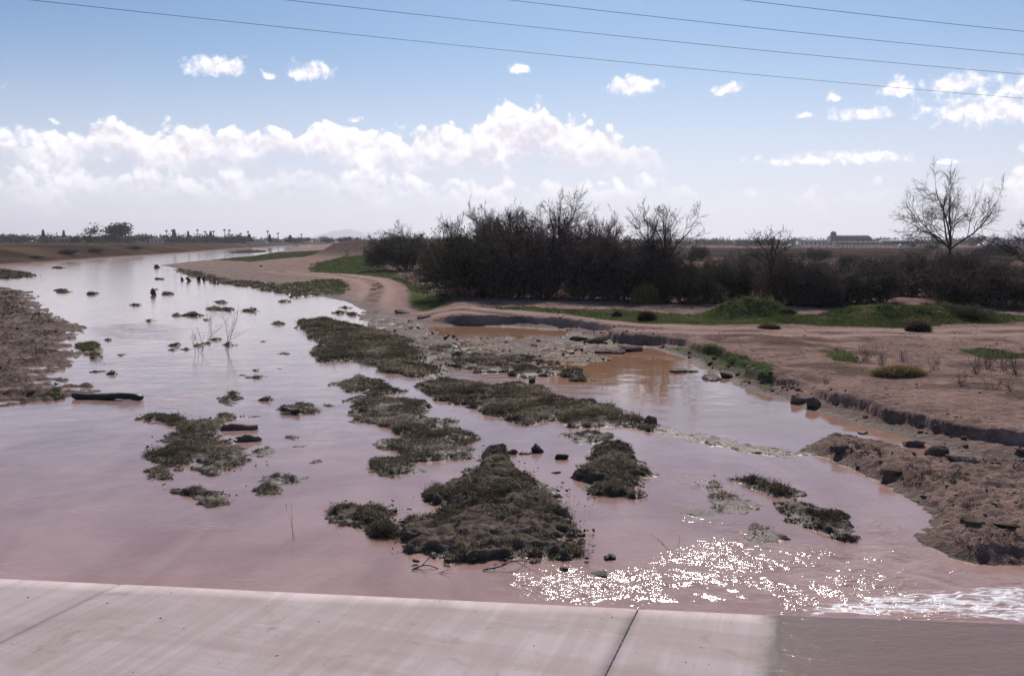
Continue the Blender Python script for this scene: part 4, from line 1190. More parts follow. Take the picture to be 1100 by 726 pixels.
# ------------------------------------------------------------------ clumps and weeds on the right bank
def clump(name, u, v, wpx, hgt, mat, label, cat, n=500, flat=0.2, seed=0, spread=1.2, group=None):
    p = G(u, v); d = np.hypot(p[0], p[1]); r = wpx * d / FPX
    rng = np.random.default_rng(800 + seed)
    a = rng.uniform(0, 2 * np.pi, n); q = np.sqrt(rng.uniform(0, 1, n))
    x, y = r * q * np.cos(a), r * 0.55 * q * np.sin(a)
    z = hgt * 0.55 * np.sqrt(np.maximum(0, 1 - q ** 2)) * rng.uniform(0, 1, n)
    V, F, t = tufts(np.stack([x, y, z], -1), 10, np.full(n, hgt * 0.5), np.full(n, max(0.008, d * 0.0004)), spread, None, rng, 0.6, flat)
    o = link_mesh(name, V, F, M[mat], attrs={'tone': t}); o.location = (p[0], p[1] + r * 0.4, p[2] - 0.02)
    return tag(o, label, cat, group)


clump('grass_clump', 970, 405, 26, 0.34, 'dry_grass', 'low wide yellow-brown dry grass clump on the bare bank', 'grass clump', 700, 0.3, 1)
clump('grass_clump', 988, 356, 11, 0.45, 'dead_weed', 'dark round weed at the track edge before the long green mound', 'weed', 400, 0.1, 2)
clump('grass_clump', 827, 353.5, 11, 0.24, 'rust_grass', 'rusty red dead weed lying on the dirt track', 'weed', 300, 0.3, 3)
clump('grass_clump', 695, 344, 7.5, 0.48, 'dead_weed', 'small dark round shrublet left of the small green mound', 'shrub', 350, 0.1, 4)
clump('grass_clump', 663, 340, 4, 0.3, 'dead_weed', 'tiny dark weed left of the small round shrublet', 'weed', 200, 0.1, 5)
clump('grass_clump', 694, 327, 12, 1.15, 'dry_grass', 'tall straw-coloured reed stand in front of the dark shrubs', 'reeds', 260, -0.6, 6, 0.5)
clump('grass_clump', 846, 338, 8, 0.4, 'green_grass', 'green weed clump at the foot of the small green mound', 'weed', 250, 0.1, 7)
for i, (u, v, h, n, lab) in enumerate(((930, 388, 0.42, 16, 'grey dry weed left of the yellow grass clump'), (948, 392, 0.35, 12, 'thin grey weed touching the yellow grass clump'),
                                       (1003, 398, 0.35, 9, 'sparse bare weed right of the yellow grass clump'), (1048, 402, 0.5, 16, 'dark leaning dead weed stalks in the largest weed patch'),
                                       (1062, 396, 0.5, 18, 'bushiest dead weed in the largest weed patch'), (1078, 398, 0.5, 18, 'dark dead weed at the right of the weed patch'),
                                       (1092, 402, 0.45, 14, 'dead weed nearest the frame edge in the weed patch'), (1032, 414, 0.3, 8, 'small bare weed below the weed patch'),
                                       (1068, 418, 0.35, 7, 'pair of bare stalks leaning on open ground'), (1085, 420, 0.22, 6, 'tiny dead sprig on open ground beside the leaning stalks'),
                                       (968, 386, 0.35, 8, 'upright dry stalks behind the yellow grass clump'), (888, 412, 0.15, 6, 'tiny dead sprig on bare ground above the brown pool'))):
    twig_thing('dead_weed', u, v, h, n, lab, 'dead weed', 0.35, seed=20 + i, sub=4, rad=0.005)

def grit():
    rng = np.random.default_rng(71); n = 700
    e = rng.uniform(-1, 9.0, n); nn = rng.uniform(0.02, 3.5, n)
    V, F = [], []
    for i in range(n):
        s = 0.002 + 0.007 * rng.uniform() ** 4
        p = SLAB_A + e[i] * SE + nn[i] * SJ; z = float(slab_z(e[i], nn[i])) + s * 0.3
        q = rng.normal(0, 1, (4, 3)); q /= np.linalg.norm(q, axis=1, keepdims=True); q *= [s * rng.uniform(1, 2.5), s, s * 0.6]
        b0 = len(V); V += [(p[0] + w[0], p[1] + w[1], z + w[2]) for w in q]
        F += [(b0, b0 + 1, b0 + 2), (b0, b0 + 2, b0 + 3), (b0, b0 + 3, b0 + 1), (b0 + 1, b0 + 3, b0 + 2)]
    tag(link_mesh('gravel', np.array(V), np.array(F), M['wood']), kind='stuff')


grit()

# fresh grass on the green patches and weeds on the left flat
def scatter_grass():
    rng = np.random.default_rng(91)
    parts = []
    for i, q in enumerate(GREENS + [None, None, None]):
        if q is None:
            c, r = ((MOUND_A, 1.7), (MOUND_B + [-1.2, 0.3], 3.0), (MOUND_B + [1.6, 1.2], 3.0))[i - len(GREENS)]
            lo, hi = c - r, c + r
        else: lo, hi = q.min(0), q.max(0)
        d = max(12, np.hypot(*((lo + hi) / 2)))
        n = int(np.clip((hi - lo).prod() * (60 if d < 60 else 10), 300, 16000))
        x = rng.uniform(lo[0], hi[0], n); y = rng.uniform(lo[1], hi[1], n)
        h, mk, _ = height(x, y, True)
        ok = (mk[:, 0] > rng.uniform(0.15, 0.9, n)) & ((h > 0.27) | (np.hypot(x, y) > 60))
        x, y, h = x[ok], y[ok], h[ok]
        dd = np.hypot(x, y)
        L = (0.09 if d < 60 else 0.16) * rng.uniform(0.5, 1.5, len(x)) * (1.5 if q is None else 1)
        parts.append(tufts(np.stack([x, y, h - 0.01], -1), 6, L, np.maximum(0.012, dd * 0.0005), 1.0, np.clip(0.5 + 0.8 * pnoise(x * 0.7, y * 0.7, 93), 0, 1), rng, 0.4, 0.1))
    V, F, t = merge(parts)
    tag(link_mesh('grass', V, F, M['green_grass'], attrs={'tone': t}), kind='stuff')
    lo, hi = MUD_LEFT.min(0), MUD_LEFT.max(0)
    n = 60000; x = rng.uniform(max(lo[0], -40), hi[0], n); y = rng.uniform(lo[1], hi[1], n)
    h, mk, _ = height(x, y, True)
    ok = (mk[:, 2] > rng.uniform(0.15, 0.9, n)) & (h > 0.02)
    x, y, h = x[ok], y[ok], h[ok]; d = np.hypot(x, y)
    V, F, t = tufts(np.stack([x, y, h - 0.01], -1), 7, 0.15 * rng.uniform(0.5, 1.5, len(x)), np.maximum(0.01, d * 0.0005), 1.2, None, rng, 0.4, 0.2)
    tag(link_mesh('weeds', V, F, M['mat_grass'], attrs={'tone': t}), kind='stuff')
    # weed litter on the right mud bar
    lo, hi = MUD_RIGHT.min(0), MUD_RIGHT.max(0); hi = np.minimum(hi, [9, 99])
    n = 9000; x = rng.uniform(lo[0], hi[0], n); y = rng.uniform(lo[1], hi[1], n)
    h, mk, d_ = height(x, y, True)
    g = pnoise(x * 0.9, y * 0.9, 95)
    ok = (d_['mudr'] > 0.15) & (h > 0.05) & (g > 0.22)
    x, y, h = x[ok], y[ok], h[ok]
    V, F, t = tufts(np.stack([x, y, h - 0.01], -1), 8, 0.06 * rng.uniform(0.5, 1.4, len(x)), np.full(len(x), 0.008), 1.4, None, rng, 0.5, 0.4)
    tag(link_mesh('weeds', V, F, M['dead_weed'], attrs={'tone': t}), kind='stuff')


scatter_grass()


# ------------------------------------------------------------------ shrubs
def make_shrub(seed, leafmat, leaves, twigs=1.0):
    """a shrub about 4 m wide and 3.6 m tall; stems and twigs plus the small dull leaves"""
    rng = np.random.default_rng(seed)
    n0 = 20
    a = rng.uniform(0, 2 * np.pi, n0); tilt = rng.uniform(0.05, 1.1, n0)
    s = np.stack([np.cos(a) * 0.5 * rng.uniform(0, 1, n0), np.sin(a) * 0.5 * rng.uniform(0, 1, n0), np.full(n0, -0.1)], -1)
    d = np.stack([np.cos(a) * np.sin(tilt), np.sin(a) * np.sin(tilt), np.cos(tilt)], -1)
    L = rng.uniform(1.8, 2.6, n0) * (1 - 0.12 * tilt)
    lv = branching(rng, s, d, L, np.full(n0, 0.035), [
        dict(K=7, wig=0.16, up=0.04, nch=10, ang=0.75, t0=0.12, ratio=0.52, rr=0.6, rmin=0.008),
        dict(K=5, wig=0.18, up=0.05, nch=7, ang=0.7, t0=0.15, ratio=0.55, rr=0.6, rmin=0.0055),
        dict(K=4, wig=0.18, up=0.05, nch=int(6 * twigs), ang=0.6, t0=0.2, ratio=0.66, rr=0.65, rmin=0.0045),
        dict(K=3, wig=0.14, up=0.05)])
    r = empty('shrub', (0, 0, 0))
    tubes_mesh('branches', lv, [5, 4, 3, 3], M['twig'], r)
    tip = np.vstack([lv[3][0][:, 1:].reshape(-1, 3), lv[2][0][:, 1:].reshape(-1, 3)])
    c = tip[rng.integers(0, len(tip), leaves)] + rng.normal(0, 0.10, (leaves, 3))
    c[:, 2] = np.abs(c[:, 2]) * 0.97
    c = c[c[:, 2] < rng.uniform(0.3, 1.05, len(c)) * np.percentile(tip[:, 2], 97)]; leaves = len(c)
    tone = np.clip(0.4 + 0.5 * pnoise(c[:, 0] * 1.1 + c[:, 2], c[:, 1] * 1.1, seed) + rng.normal(0, 0.22, leaves), 0, 1)
    V, F, t = leaf_cards(rng, c, 0.07, tone)
    link_mesh('foliage', V, F, M[leafmat], parent=r, attrs={'tone': t})
    PH.append((np.percentile(tip[:, 2], 99.3), 2 * np.percentile(np.abs(tip[:, 0]), 96)))
    return r


PH = []
PROTO = [make_shrub(11, 'leaf_dark', 11000), make_shrub(12, 'leaf_dark', 14000), make_shrub(13, 'leaf_olive', 15000), make_shrub(14, 'leaf_dark', 5000, 1.4)]
_used = set()


def shrub(k, u, v, wpx, top, label, group='dark shrubs along the right bank', squash=1.0):
    p = G(u, v)
    if group and 'bank' in group and u > 740 and v < 340:
        p = P(u, v - 3, 0.4); p[2] = float(height(p[:1], p[1:2])[0])
    d = p[1]
    ht = ((HORIZON - top) * math.hypot(p[0], p[1]) / FPX + CAM_H - p[2]) * 1.10
    wd = wpx * d / FPX
    o = PROTO[k] if k not in _used else copy_tree(PROTO[k])
    _used.add(k)
    rng = np.random.default_rng(int(u * 7 + v))
    o.location = (p[0], p[1] + wd * 0.35, p[2]); o.rotation_euler = (0, 0, rng.uniform(0, 6.28))
    hz, wz = PH[k]
    o.scale = (1.15 * wd / wz, 1.15 * wd / wz, ht / hz)
    tag(o, label, 'shrub', group)
    return o


SHRUBS = [
    (0, 432, 291, 66, 246, 'leftmost rounded dark shrub, standing apart beyond the green slope'),
    (2, 408, 283, 30, 262, 'small dark bush at the foot of the levee behind the leftmost shrub'),
    (3, 455, 303, 26, 284, 'low grey bush in front of the leftmost rounded shrub'),
    (2, 494, 319, 76, 241, 'tall olive-tinged shrub at the left end of the thicket'),
    (3, 512, 317, 66, 232, 'twiggy shrub just right of the olive-tinged one'),
    (1, 545, 321, 84, 240, 'broad dark shrub below the second bare treetop'),
    (0, 588, 322, 80, 243, 'broad dark shrub at the foot of the tallest thicket tree'),
    (3, 560, 312, 76, 233, 'twiggy grey shrub rising behind the broad dark ones'),
    (1, 625, 323, 76, 244, 'dark shrub in the middle of the thicket'),
    (3, 645, 316, 70, 240, 'ragged twiggy shrub behind the middle of the thicket'),
    (0, 665, 324, 72, 250, 'dark shrub behind the straw-coloured reeds, left side'),
    (1, 703, 325, 64, 262, 'lower dark shrub below the round bare tree crown'),
    (2, 738, 327, 58, 278, 'low olive shrub right of the straw-coloured reeds'),
    (0, 772, 328, 60, 280, 'low dark shrub just left of the small green mound'),
    (2, 810, 327, 62, 279, 'low dark shrub behind the small green mound'),
    (1, 850, 333, 64, 276, 'dark shrub at the foot of the broken leaning tree'),
    (3, 886, 334, 56, 284, 'twiggy dark shrub right of the broken leaning tree'),
    (2, 912, 333, 60, 283, 'low dark shrub between the two green mounds'),
    (0, 985, 322, 66, 272, 'dark ivy-like shrub wrapped round the big bare tree foot'),
    (1, 1018, 323, 70, 274, 'dense dark shrub under the big bare tree'),
    (3, 1050, 330, 58, 276, 'twiggy dark shrub right of the big bare tree'),
    (0, 1090, 336, 76, 277, 'dense dark shrub at the right frame edge'),
    (2, 1045, 344, 40, 322, 'low bush on the right end of the long green mound'),
    (1, 1150, 335, 80, 270, 'dark shrub beyond the right frame edge'),
    (2, 925, 331, 72, 281, 'low dense shrub left of the ivy-like one'),
    (1, 955, 330, 64, 277, 'dense dark shrub touching the ivy-like one'),
    (0, 1066, 332, 74, 274, 'dark shrub in the dense right-hand thicket'),
    (1, 1036, 331, 64, 275, 'dark shrub between the big bare tree and the dense right-hand thicket'),
    (2, 868, 331, 62, 281, 'olive-brown shrub behind the gap between the green mounds'),
    (3, 955, 315, 46, 284, 'small twiggy shrub left of the big bare tree'),
]
for s_ in SHRUBS: shrub(*s_)
_r = np.random.default_rng(31)
for i in range(46):
    u = _r.uniform(735, 1180); v = _r.uniform(279, 306)
    shrub(int(_r.integers(0, 4)), u, v, _r.uniform(14, 44), v - _r.uniform(7, 17), 'low dark brush on the plain between the bank shrubs and the far field', 'low brush on the plain')
for i, (u, v, w, hh, lab) in enumerate(((72, 273, 20, 6, 'dark bush on the levee face below the low horizon tree'), (100, 271, 15, 5, 'dark bush on the levee face below the tallest horizon tree'),
                                        (36, 277, 13, 4, 'dark bush on the levee face at far left'), (142, 268, 14, 4, 'dark bush on the levee face where the channel narrows'))):
    shrub(i % 2, u, v, w, v - hh, lab, 'bushes on the levee')


# ------------------------------------------------------------------ bare trees
def bare_tree(u, v, top, wpx, label, seed, stems=3, lean=0.0, spread=0.55, clear=0.25, twig=6, trunk_r=0.12, broken=False):
    p = G(u, v)
    if u > 740: p = P(u, 330 if u < 860 else 318, 0.4); p[2] = float(height(p[:1], p[1:2])[0])
    d = math.hypot(p[0], p[1])
    H = (HORIZON - top) * d / FPX + CAM_H - p[2]; W = wpx * d / FPX
    rng = np.random.default_rng(seed)
    root = empty('bare_tree', (p[0], p[1], p[2]))
    th = H * clear
    tp, tr = grow(rng, np.array([[0, 0, -0.2]]), np.array([[lean, 0, 1.0]]), np.array([th + 0.2]), np.array([trunk_r]), 6, 0.06, 0.05)
    V, F, cap = tube(tp, tr * 0.85 + 0.012, 9)
    link_mesh('trunk', V, F, M['bark'], root, smooth=True)
    n = stems
    a = np.linspace(0, 2 * np.pi, n, endpoint=False) + rng.uniform(0, 0.8, n)
    tilt = rng.uniform(0.25, 1.0, n) * spread * 1.3
    tilt[0] *= 0.3
    d0 = np.stack([np.cos(a) * np.sin(tilt) + lean * 0.3, np.sin(a) * np.sin(tilt), np.cos(tilt)], -1)
    s = np.repeat(tp[:, -1], n, 0)
    L = np.full(n, (H - th) * 0.62) * rng.uniform(0.85, 1.15, n)
    lv = branching(rng, s, d0, L, np.full(n, trunk_r * 0.42), [
        dict(K=8, wig=0.15, up=0.01, nch=9, ang=0.9, t0=0.12, ratio=0.60, rr=0.5, rmin=0.010),
        dict(K=6, wig=0.18, up=0.02, nch=9, ang=0.8, t0=0.12, ratio=0.52, rr=0.55, rmin=0.0075),
        dict(K=5, wig=0.18, up=0.01, nch=twig, ang=0.7, t0=0.1, ratio=0.62, rr=0.6, rmin=0.0055),
        dict(K=4, wig=0.15, up=0.0)])
    allp = np.vstack([q[0].reshape(-1, 3) for q in lv])
    zmax = np.percentile(allp[:, 2], 99.5); xr = np.percentile(np.abs(allp[:, 0] - tp[0, -1, 0]), 97)
    fz = (H - th) / max(zmax - th, 0.1); fx = (W / 2) / xr
    out = []
    for q, r in lv:
        q = q.copy(); q[..., 2] = th + (q[..., 2] - tp[0, -1, 2]) * fz + (tp[0, -1, 2] - th)
        q[..., :2] = tp[0, -1, :2] + (q[..., :2] - tp[0, -1, :2]) * fx; out.append((q, r))
    c = tubes_mesh('crown', out, [7, 5, 4, 3], M['bark'], root)
    tag(root, label, 'tree')
    return root


bare_tree(1017, 322, 184, 104, 'biggest bare tree, wide spreading crown against the clouds at right', 41, 6, 0.05, 0.75, 0.36, 6, 0.125)
bare_tree(590, 318, 203, 66, 'tallest bare tree above the dark thicket, leaning to the right', 42, 4, 0.16, 0.5, 0.40, 5, 0.13)
bare_tree(543, 316, 222, 54, 'bare treetop left of the tallest thicket tree', 43, 4, 0.05, 0.5, 0.40, 5, 0.10)
bare_tree(708, 323, 218, 70, 'bare fan-shaped tree crown at the right end of the thicket', 44, 6, 0.0, 0.6, 0.34, 5, 0.11)
bare_tree(487, 312, 236, 40, 'small bare treetop above the olive-tinged shrub', 45, 3, 0.0, 0.4, 0.4, 4, 0.07)
bare_tree(838, 330, 244, 52, 'thin leaning tree with a broken dark stub and wispy twigs', 46, 3, -0.30, 0.6, 0.42, 3, 0.11)
bare_tree(1108, 330, 240, 60, 'bare tree cut by the right frame edge', 47, 5, 0.0, 0.6, 0.4, 5, 0.10)
# the broken stub on the leaning tree
p_ = G(822, 330)


# ------------------------------------------------------------------ the far side: trees, palms, town
def crown_mesh(rng, kind, n=1700):
    if kind == 'round':
        c = rng.normal(0, 1, (9, 3)) * [0.55, 0.55, 0.35] + [0, 0, 1.25]
        q = c[rng.integers(0, 9, n)] + rng.normal(0, 0.30, (n, 3))
    elif kind == 'cone':
        t = rng.uniform(0, 1, n) ** 0.8; a = rng.uniform(0, 6.28, n); r = 0.42 * (1 - t) * rng.uniform(0.3, 1.1, n)
        q = np.stack([r * np.cos(a), r * np.sin(a), 0.25 + t * 1.75], -1)
    else:
        c = rng.normal(0, 1, (7, 3)) * [0.75, 0.75, 0.2] + [0, 0, 0.95]
        q = c[rng.integers(0, 7, n)] + rng.normal(0, 0.26, (n, 3))
    q[:, 2] = np.clip(q[:, 2], 0.05, 2.1)
    return leaf_cards(rng, q, 0.16, np.clip(0.5 + 0.5 * pnoise(q[:, 0] * 2, q[:, 2] * 2, 3) + rng.normal(0, 0.2, n), 0, 1))


FAR = {}
def far_tree(kind, u, top, wpx, Y, label, zb, group):
    rng = np.random.default_rng(hash(kind) % 1000 if False else {'round': 1, 'cone': 2, 'bushy': 3}[kind])
    if kind not in FAR:
        o = empty('far_tree', (0, 0, 0))
        V, F, t = crown_mesh(rng, kind); link_mesh('crown', V, F, M['leaf_far'], o, attrs={'tone': t})
        pts = np.zeros((1, 4, 3)); pts[0, :, 2] = np.linspace(-0.1, 1.1, 4)
        V, F, c = tube(pts, np.array([[0.07, 0.06, 0.05, 0.03]]), 6); link_mesh('trunk', V, F, M['bark'], o)
        FAR[kind] = o
    else: o = copy_tree(FAR[kind])
    x = (u - 550) / FPX * Y
    ht = (HORIZON - top) / FPX * Y + CAM_H - zb
    w = wpx * Y / FPX
    o.location = (x, Y, zb); o.scale = (w / 1.9 if kind != 'cone' else w / 0.85,) * 2 + (ht / 2.0,)
    o.rotation_euler = (0, 0, (u * 1.7) % 6.28)
    tag(o, label, 'tree', group)


far_tree('round', 129, 241, 26, 470, 'tallest rounded dark tree on the left horizon', 2.6, 'trees on the left horizon')
far_tree('bushy', 100, 251, 18, 470, 'low bushy tree left of the tallest horizon tree', 2.6, 'trees on the left horizon')
for u, top, w, lab in ((49, 247.5, 7, 'pointed dark conifer on the far left horizon'), (71, 248, 6, 'slimmer pointed conifer right of the far left one'), (189, 247, 8, 'pointed conifer beside the first palms'),
                       (204, 249, 6, 'small pointed conifer among the palms'), (228, 249, 7, 'pointed conifer before the distant white sheds'), (269, 252, 9, 'conifer left of the far river bend'),
                       (291, 252, 6, 'thin conifer above the far river bend'), (313, 253, 8, 'conifer at the far end of the river')):
    far_tree('cone', u, top, w, 620, lab, 2.4, 'trees on the left horizon')
for u, top, w, lab in ((148, 251, 14, 'bushy tree right of the tallest horizon tree'), (20, 252, 20, 'broad low tree at the far left of the horizon'), (318, 253.5, 12, 'rounded tree where the river vanishes'),
                       (352, 254, 14, 'rounded tree below the pale mountain'), (373, 252.5, 9, 'rounded tree right of the pale mountain'), (250, 253, 14, 'low tree between the palms')):
    far_tree('bushy', u, top, w, 640, lab, 2.2, 'trees on the left horizon')
for u, top, w, lab in ((1045, 251, 16, 'dark upright tree right of the big bare tree, on the horizon'), (1078, 256, 14, 'low tree on the right horizon by the frame edge'), (862, 257, 14, 'low tree left of the church tower'),
                       (843, 258, 10, 'low tree behind the broken leaning tree'), (938, 257, 10, 'low tree at the right gable of the church'), (760, 257, 12, 'low tree on the horizon right of the thicket'),
                       (782, 258, 12, 'low tree between thicket and broken tree on the horizon'), (975, 257, 10, 'low tree left of the big bare tree on the horizon')):
    far_tree('bushy', u, top, w, 690, lab, 0.4, 'trees on the right horizon')


def distant_belt():
    rng = np.random.default_rng(77); parts = []
    for u0, u1, Y, zb, h0, h1, n in ((-700, 262, 560, 2.4, 3.2, 5.6, 300), (200, 480, 900, 2.0, 3.0, 6.0, 120), (470, 1900, 760, 0.4, 3.8, 7.0, 480)):
        for _ in range(n):
            u = rng.uniform(u0, u1); y = Y * rng.uniform(0.96, 1.12)
            h = rng.uniform(h0, h1); w = h * rng.uniform(0.7, 1.4)
            m = 170
            q = rng.normal(0, 1, (m, 3)) * [0.4 * w, 0.4 * w, 0.22 * h] + [0, 0, 0.45 * h]
            q[:, 2] = np.clip(q[:, 2], 0, h)
            q += [(u - 550) / FPX * y, y, zb]
            parts.append(leaf_cards(rng, q, 0.85, np.clip(rng.normal(0.45, 0.25) + rng.normal(0, 0.15, m), 0, 1)))
    V, F, t = merge(parts)
    tag(link_mesh('distant_trees', V, F, M['leaf_far'], attrs={'tone': t}), 'dark line of far-off trees along the horizon', kind='stuff')


distant_belt()

# palms
def make_palm():
    rng = np.random.default_rng(5); o = empty('palm_tree', (0, 0, 0))
    pts = np.zeros((1, 6, 3)); pts[0, :, 2] = np.linspace(-0.2, 11, 6); pts[0, :, 0] = [0, 0.05, 0.1, 0.1, 0.05, 0]
    V, F, c = tube(pts, np.array([[0.35, 0.24, 0.2, 0.2, 0.2, 0.2]]), 7); link_mesh('trunk', V, F, M['bark'], o, smooth=True)
    n = 46; a = rng.uniform(0, 6.28, n); e = rng.uniform(-0.7, 1.2, n)
    d = np.stack([np.cos(a) * np.cos(e), np.sin(a) * np.cos(e), np.sin(e)], -1)
    V, F, t = blades(np.repeat([[0, 0, 11.0]], n, 0), d, rng.uniform(1.1, 1.7, n), np.full(n, 0.45), rng.uniform(0, 0.8, n), 0.6, rng)
    link_mesh('crown', V, F, M['leaf_far'], o, attrs={'tone': t}); return o


palm0 = make_palm()
for i, (u, top) in enumerate(((181, 247), (187, 246.5), (214, 246), (222, 248), (231, 247.5), (243, 246), (248, 246.5), (268, 248), (289, 247.5), (260, 250), (300, 250), (325, 251))):
    o = palm0 if i == 0 else copy_tree(palm0)
    Y = 720 + (i % 3) * 25
    h = (HORIZON - top) / FPX * Y + CAM_H - 2.2
    o.location = ((u - 550) / FPX * Y, Y, 2.2); o.scale = (1.1, 1.1, h / 12.2); o.rotation_euler = (0, 0, i * 1.3)
    tag(o, 'slender tall palm in the row on the left horizon', 'palm', 'palms on the left horizon')


# buildings
def box_verts(x0, x1, y0, y1, z0, z1):
    V = np.array([(x0, y0, z0), (x1, y0, z0), (x1, y1, z0), (x0, y1, z0), (x0, y0, z1), (x1, y0, z1), (x1, y1, z1), (x0, y1, z1)], float)
    F = np.array([(0, 3, 2, 1), (4, 5, 6, 7), (0, 1, 5, 4), (1, 2, 6, 5), (2, 3, 7, 6), (3, 0, 4, 7)])
    return V, F


def boxes(name, bs, mat, parent):
    V, F, n = [], [], 0
    for b in bs:
        v, f = box_verts(*b); V.append(v); F.append(f + n); n += 8
    return link_mesh(name, np.vstack(V), np.vstack(F), M[mat], parent)


def gable(name, x0, x1, y0, y1, z0, z1, mat, parent, along='x', over=0.4):
    x0 -= over; x1 += over; y0 -= over; y1 += over
    if along == 'x':
        ym = (y0 + y1) / 2
        V = [(x0, y0, z0), (x1, y0, z0), (x1, y1, z0), (x0, y1, z0), (x0, ym, z1), (x1, ym, z1)]
        F4 = [(0, 1, 5, 4), (2, 3, 4, 5), (0, 3, 2, 1)]; F3 = [(0, 4, 3), (1, 2, 5)]
    else:
        xm = (x0 + x1) / 2
        V = [(x0, y0, z0), (x1, y0, z0), (x1, y1, z0), (x0, y1, z0), (xm, y0, z1), (xm, y1, z1)]
        F4 = [(1, 2, 5, 4), (3, 0, 4, 5), (0, 3, 2, 1)]; F3 = [(0, 1, 4), (2, 3, 5)]
    return link_mesh(name, np.array(V, float), [np.array(F4), np.array(F3)], M[mat], parent)


def building(u0, u1, Y, zb, h, rh, wall, roof, label, cat, depth=9, win=6, name='low_building'):
    x0, x1 = (u0 - 550) / FPX * Y, (u1 - 550) / FPX * Y
    o = empty(name, ((x0 + x1) / 2, Y, zb)); w = (x1 - x0) / 2
    boxes('wall', [(-w, w, 0, depth, -0.3, h)], wall, o)
    gable('roof', -w, w, 0, depth, h + 0.004, h + rh, roof, o)
    for k in range(win):
        cx = -w + (k + 0.5) * 2 * w / win
        ww = min(1.4, w / win * 0.8)
        boxes('window', [(cx - ww / 2, cx + ww / 2, -0.06, 0.03, h * 0.35, h * 0.78)], 'window', o)
    return tag(o, label, cat)


YB = 620
ch = building(894, 934, YB + 25, 0.45, 5.0, 1.9, 'brickish', 'roof_grey', 'brown church-like hall with a square tower on the right horizon', 'church', 14, 7, 'church')
tw = (YB + 25) / FPX
tx = (893.5 - 914) * tw
boxes('tower', [(tx - 1.5, tx + 1.5, -1.2, 1.8, -0.3, 8.4)], 'brickish', ch)
V_ = np.array([(tx - 1.6, -1.3, 8.404), (tx + 1.6, -1.3, 8.404), (tx + 1.6, 1.9, 8.404), (tx - 1.6, 1.9, 8.404), (tx, 0.3, 9.6)])
link_mesh('spire', V_, [np.array([(0, 3, 2, 1)]), np.array([(0, 1, 4), (1, 2, 4), (2, 3, 4), (3, 0, 4)])], M['roof_grey'], ch)
building(858, 886, YB, 0.45, 2.6, 1.0, 'white', 'roof_grey', 'low pale shed left of the church tower', 'building')
building(897, 944, YB - 15, 0.45, 2.0, 0.8, 'brickish', 'roof_grey', 'long low grey-roofed building in front of the church', 'building', 8, 9)
building(948, 982, YB, 0.45, 2.8, 1.0, 'brickish', 'white', 'low brown building with pale roof right of the church', 'building')
building(1060, 1096, YB + 10, 0.45, 2.6, 1.1, 'white', 'roof_grey', 'low pale building at the right end of the horizon', 'building')
building(790, 826, YB + 20, 0.45, 2.8, 1.2, 'brickish', 'roof_grey', 'low brown building behind the broken leaning tree', 'building')
building(150, 176, 560, 2.6, 1.6, 0.8, 'white', 'roof_grey', 'low pale shed right of the tallest horizon tree', 'building')
building(238, 262, 700, 2.2, 2.0, 0.9, 'white', 'white', 'white shed below the palms on the left horizon', 'building')
building(266, 286, 720, 2.2, 2.0, 0.8, 'white', 'roof_grey', 'grey-roofed shed below the palms, left of the river end', 'building')
building(60, 84, 540, 2.6, 1.8, 0.8, 'roof_grey', 'roof_grey', 'grey shed below the far left conifers', 'building')
building(340, 362, 780, 2.2, 2.2, 0.9, 'white', 'white', 'white shed beneath the pale mountain', 'building')

# white rail fence in front of the church
f0, f1 = (852 - 550) / FPX * 540, (972 - 550) / FPX * 540
fo = empty('fence', ((f0 + f1) / 2, 540, 0.45)); w_ = (f1 - f0) / 2
boxes('rail', [(-w_, w_, -0.05, 0.05, 0.95, 1.15), (-w_, w_, -0.05, 0.05, 0.45, 0.6)], 'white', fo)
for k in range(30):
    x = -w_ + k * 2 * w_ / 29
    boxes('post', [(x - 0.12, x + 0.12, 0.053, 0.25, -0.2, 1.3)], 'white', fo)
tag(fo, 'long white rail fence along the far field edge', 'fence')


def car(u, Y, mat, label):
    o = empty('parked_car', ((u - 550) / FPX * Y, Y, 0.45), 0.05)
    prof = [(-2.2, 0.35), (2.2, 0.35), (2.25, 0.75), (1.9, 0.9), (1.0, 0.98), (0.45, 1.42), (-1.0, 1.45), (-1.75, 0.98), (-2.2, 0.92)]
    n = len(prof)
    V = np.array([(x, -0.85, z) for x, z in prof] + [(x, 0.85, z) for x, z in prof])
    i = np.arange(n); j = (i + 1) % n
    F = np.stack([i, j, j + n, i + n], -1)
    me = bpy.data.meshes.new('body'); me.from_pydata(V.tolist(), [], [tuple(r) for r in F.tolist()] + [tuple(i[::-1].tolist()), tuple((i + n).tolist())]); me.materials.append(M[mat])
    b = bpy.data.objects.new('body', me); COL.objects.link(b); b.parent = o
    boxes('window', [(-0.95, 0.4, -0.87, -0.84, 1.0, 1.36)], 'window', o)
    for x in (-1.35, 1.35):
        for y in (-0.8, 0.8):
            pts = np.zeros((1, 2, 3)); pts[0, :, 1] = (y - 0.1, y + 0.1); pts[0, :, 0] = x; pts[0, :, 2] = 0.32
            vv, f, c = tube(pts, np.array([[0.32, 0.32]]), 12)
            cc = np.arange(24).reshape(2, 12); vv = np.vstack([vv, [[x, y - 0.1, 0.32], [x, y + 0.1, 0.32]]])
            tri = [(24, cc[0][q], cc[0][(q + 1) % 12]) for q in range(12)] + [(25, cc[1][q], cc[1][(q + 1) % 12]) for q in range(12)]
            link_mesh('wheel', vv, [f, np.array(tri)], M['rubber'], o)
    return tag(o, label, 'car')


car(968, 500, 'car_white', 'white car at the right end of the white rail fence')
car(1052, 500, 'car_white', 'white car on the far road right of the big bare tree')
car(1060, 505, 'car_dark', 'dark car behind the far right white car')
car(850, 505, 'car_white', 'white car at the left end of the white rail fence')

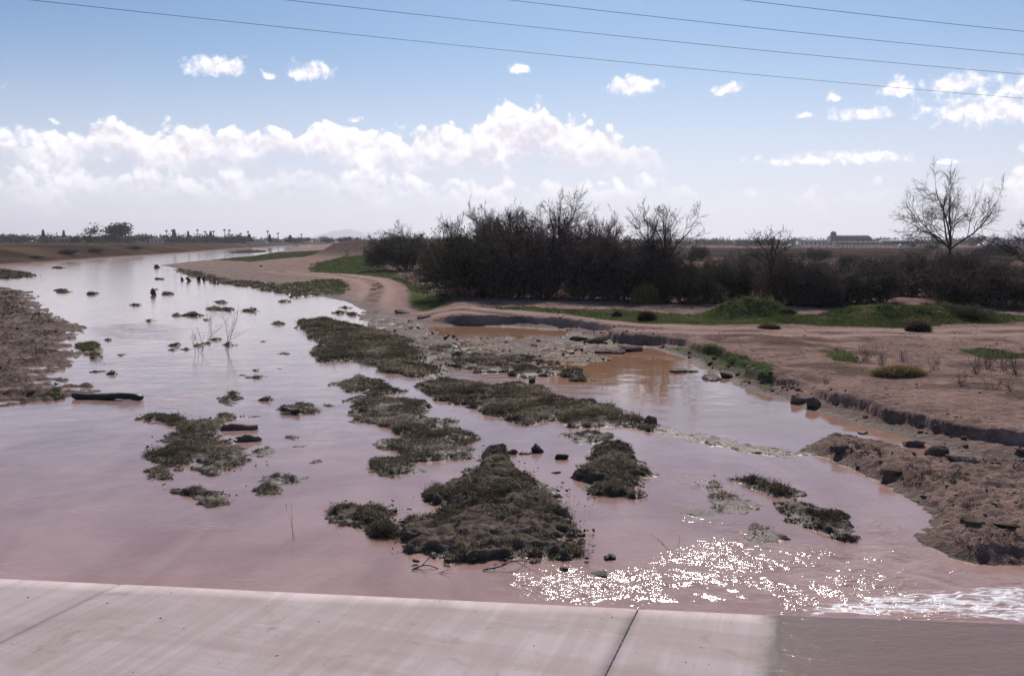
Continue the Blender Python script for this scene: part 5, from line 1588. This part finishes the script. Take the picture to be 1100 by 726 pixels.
# far pale mountain
def mountain():
    Y = 9500
    xs = np.linspace(-1900, -1150, 60); ys = np.linspace(-500, 500, 30)
    X, Yy = np.meshgrid(xs, ys, indexing='ij')
    c = (X + 1590) / 330
    Z = 118 * np.exp(-c ** 2 * 1.2) * np.exp(-(Yy / 260) ** 2) * (1 + 0.25 * fbm(X / 130, Yy / 130, 3, 90)) - 2
    V = np.stack([X, Yy + Y, Z], -1).reshape(-1, 3)
    tag(link_mesh('mountain', V, grid_faces(60, 30)[:, ::-1], M['mountain'], smooth=True), kind='structure')


mountain()

# ------------------------------------------------------------------ overhead wires
def wire(pa, pb, Ha, ext, label):
    a, b = ray(*pa), ray(*pb)
    A = a * (Ha / a[2]); B = b * (Ha / b[2]); A[2] = B[2] = Ha + CAM_H
    d = B - A
    ts = np.linspace(-ext, 1 + ext, 90)
    pts = A[None] + ts[:, None] * d[None]
    pts[:, 2] += 0.9 * (((ts - 0.5) / (0.5 + ext)) ** 2 - (0.5 / (0.5 + ext)) ** 2)
    o = link_mesh('power_line', *tube(pts[None], np.full((1, 90), 0.010), 6)[:2], M['wire'], smooth=True)
    return tag(o, label, 'wire', 'overhead power lines')


wire((30, 0), (1100, 106), 9.0, 0.7, 'lowest of the four overhead wires, crossing the whole sky')
wire((305, 0), (1100, 80), 9.0, 0.9, 'second lowest of the four overhead wires')
wire((545, 0), (1100, 59), 9.0, 1.3, 'second highest of the four overhead wires')
wire((795, 0), (1100, 34), 9.0, 2.2, 'highest overhead wire, cutting only the upper right sky')


# ------------------------------------------------------------------ hazy air
def haze():
    V, F = box_verts(-9200, 9200, -300, 10300, -4, 135)
    m = bpy.data.materials.new('haze'); m.use_nodes = True; nt = m.node_tree; nt.nodes.clear()
    o_ = nt.nodes.new('ShaderNodeOutputMaterial'); v = nt.nodes.new('ShaderNodeVolumePrincipled')
    v.inputs['Color'].default_value = (0.93, 0.92, 1.0, 1); v.inputs['Density'].default_value = 0.00016
    v.inputs['Anisotropy'].default_value = 0.4
    nt.links.new(v.outputs[0], o_.inputs['Volume'])
    o = link_mesh('haze', V, F, m); tag(o, kind='stuff')


if HAZE: haze()
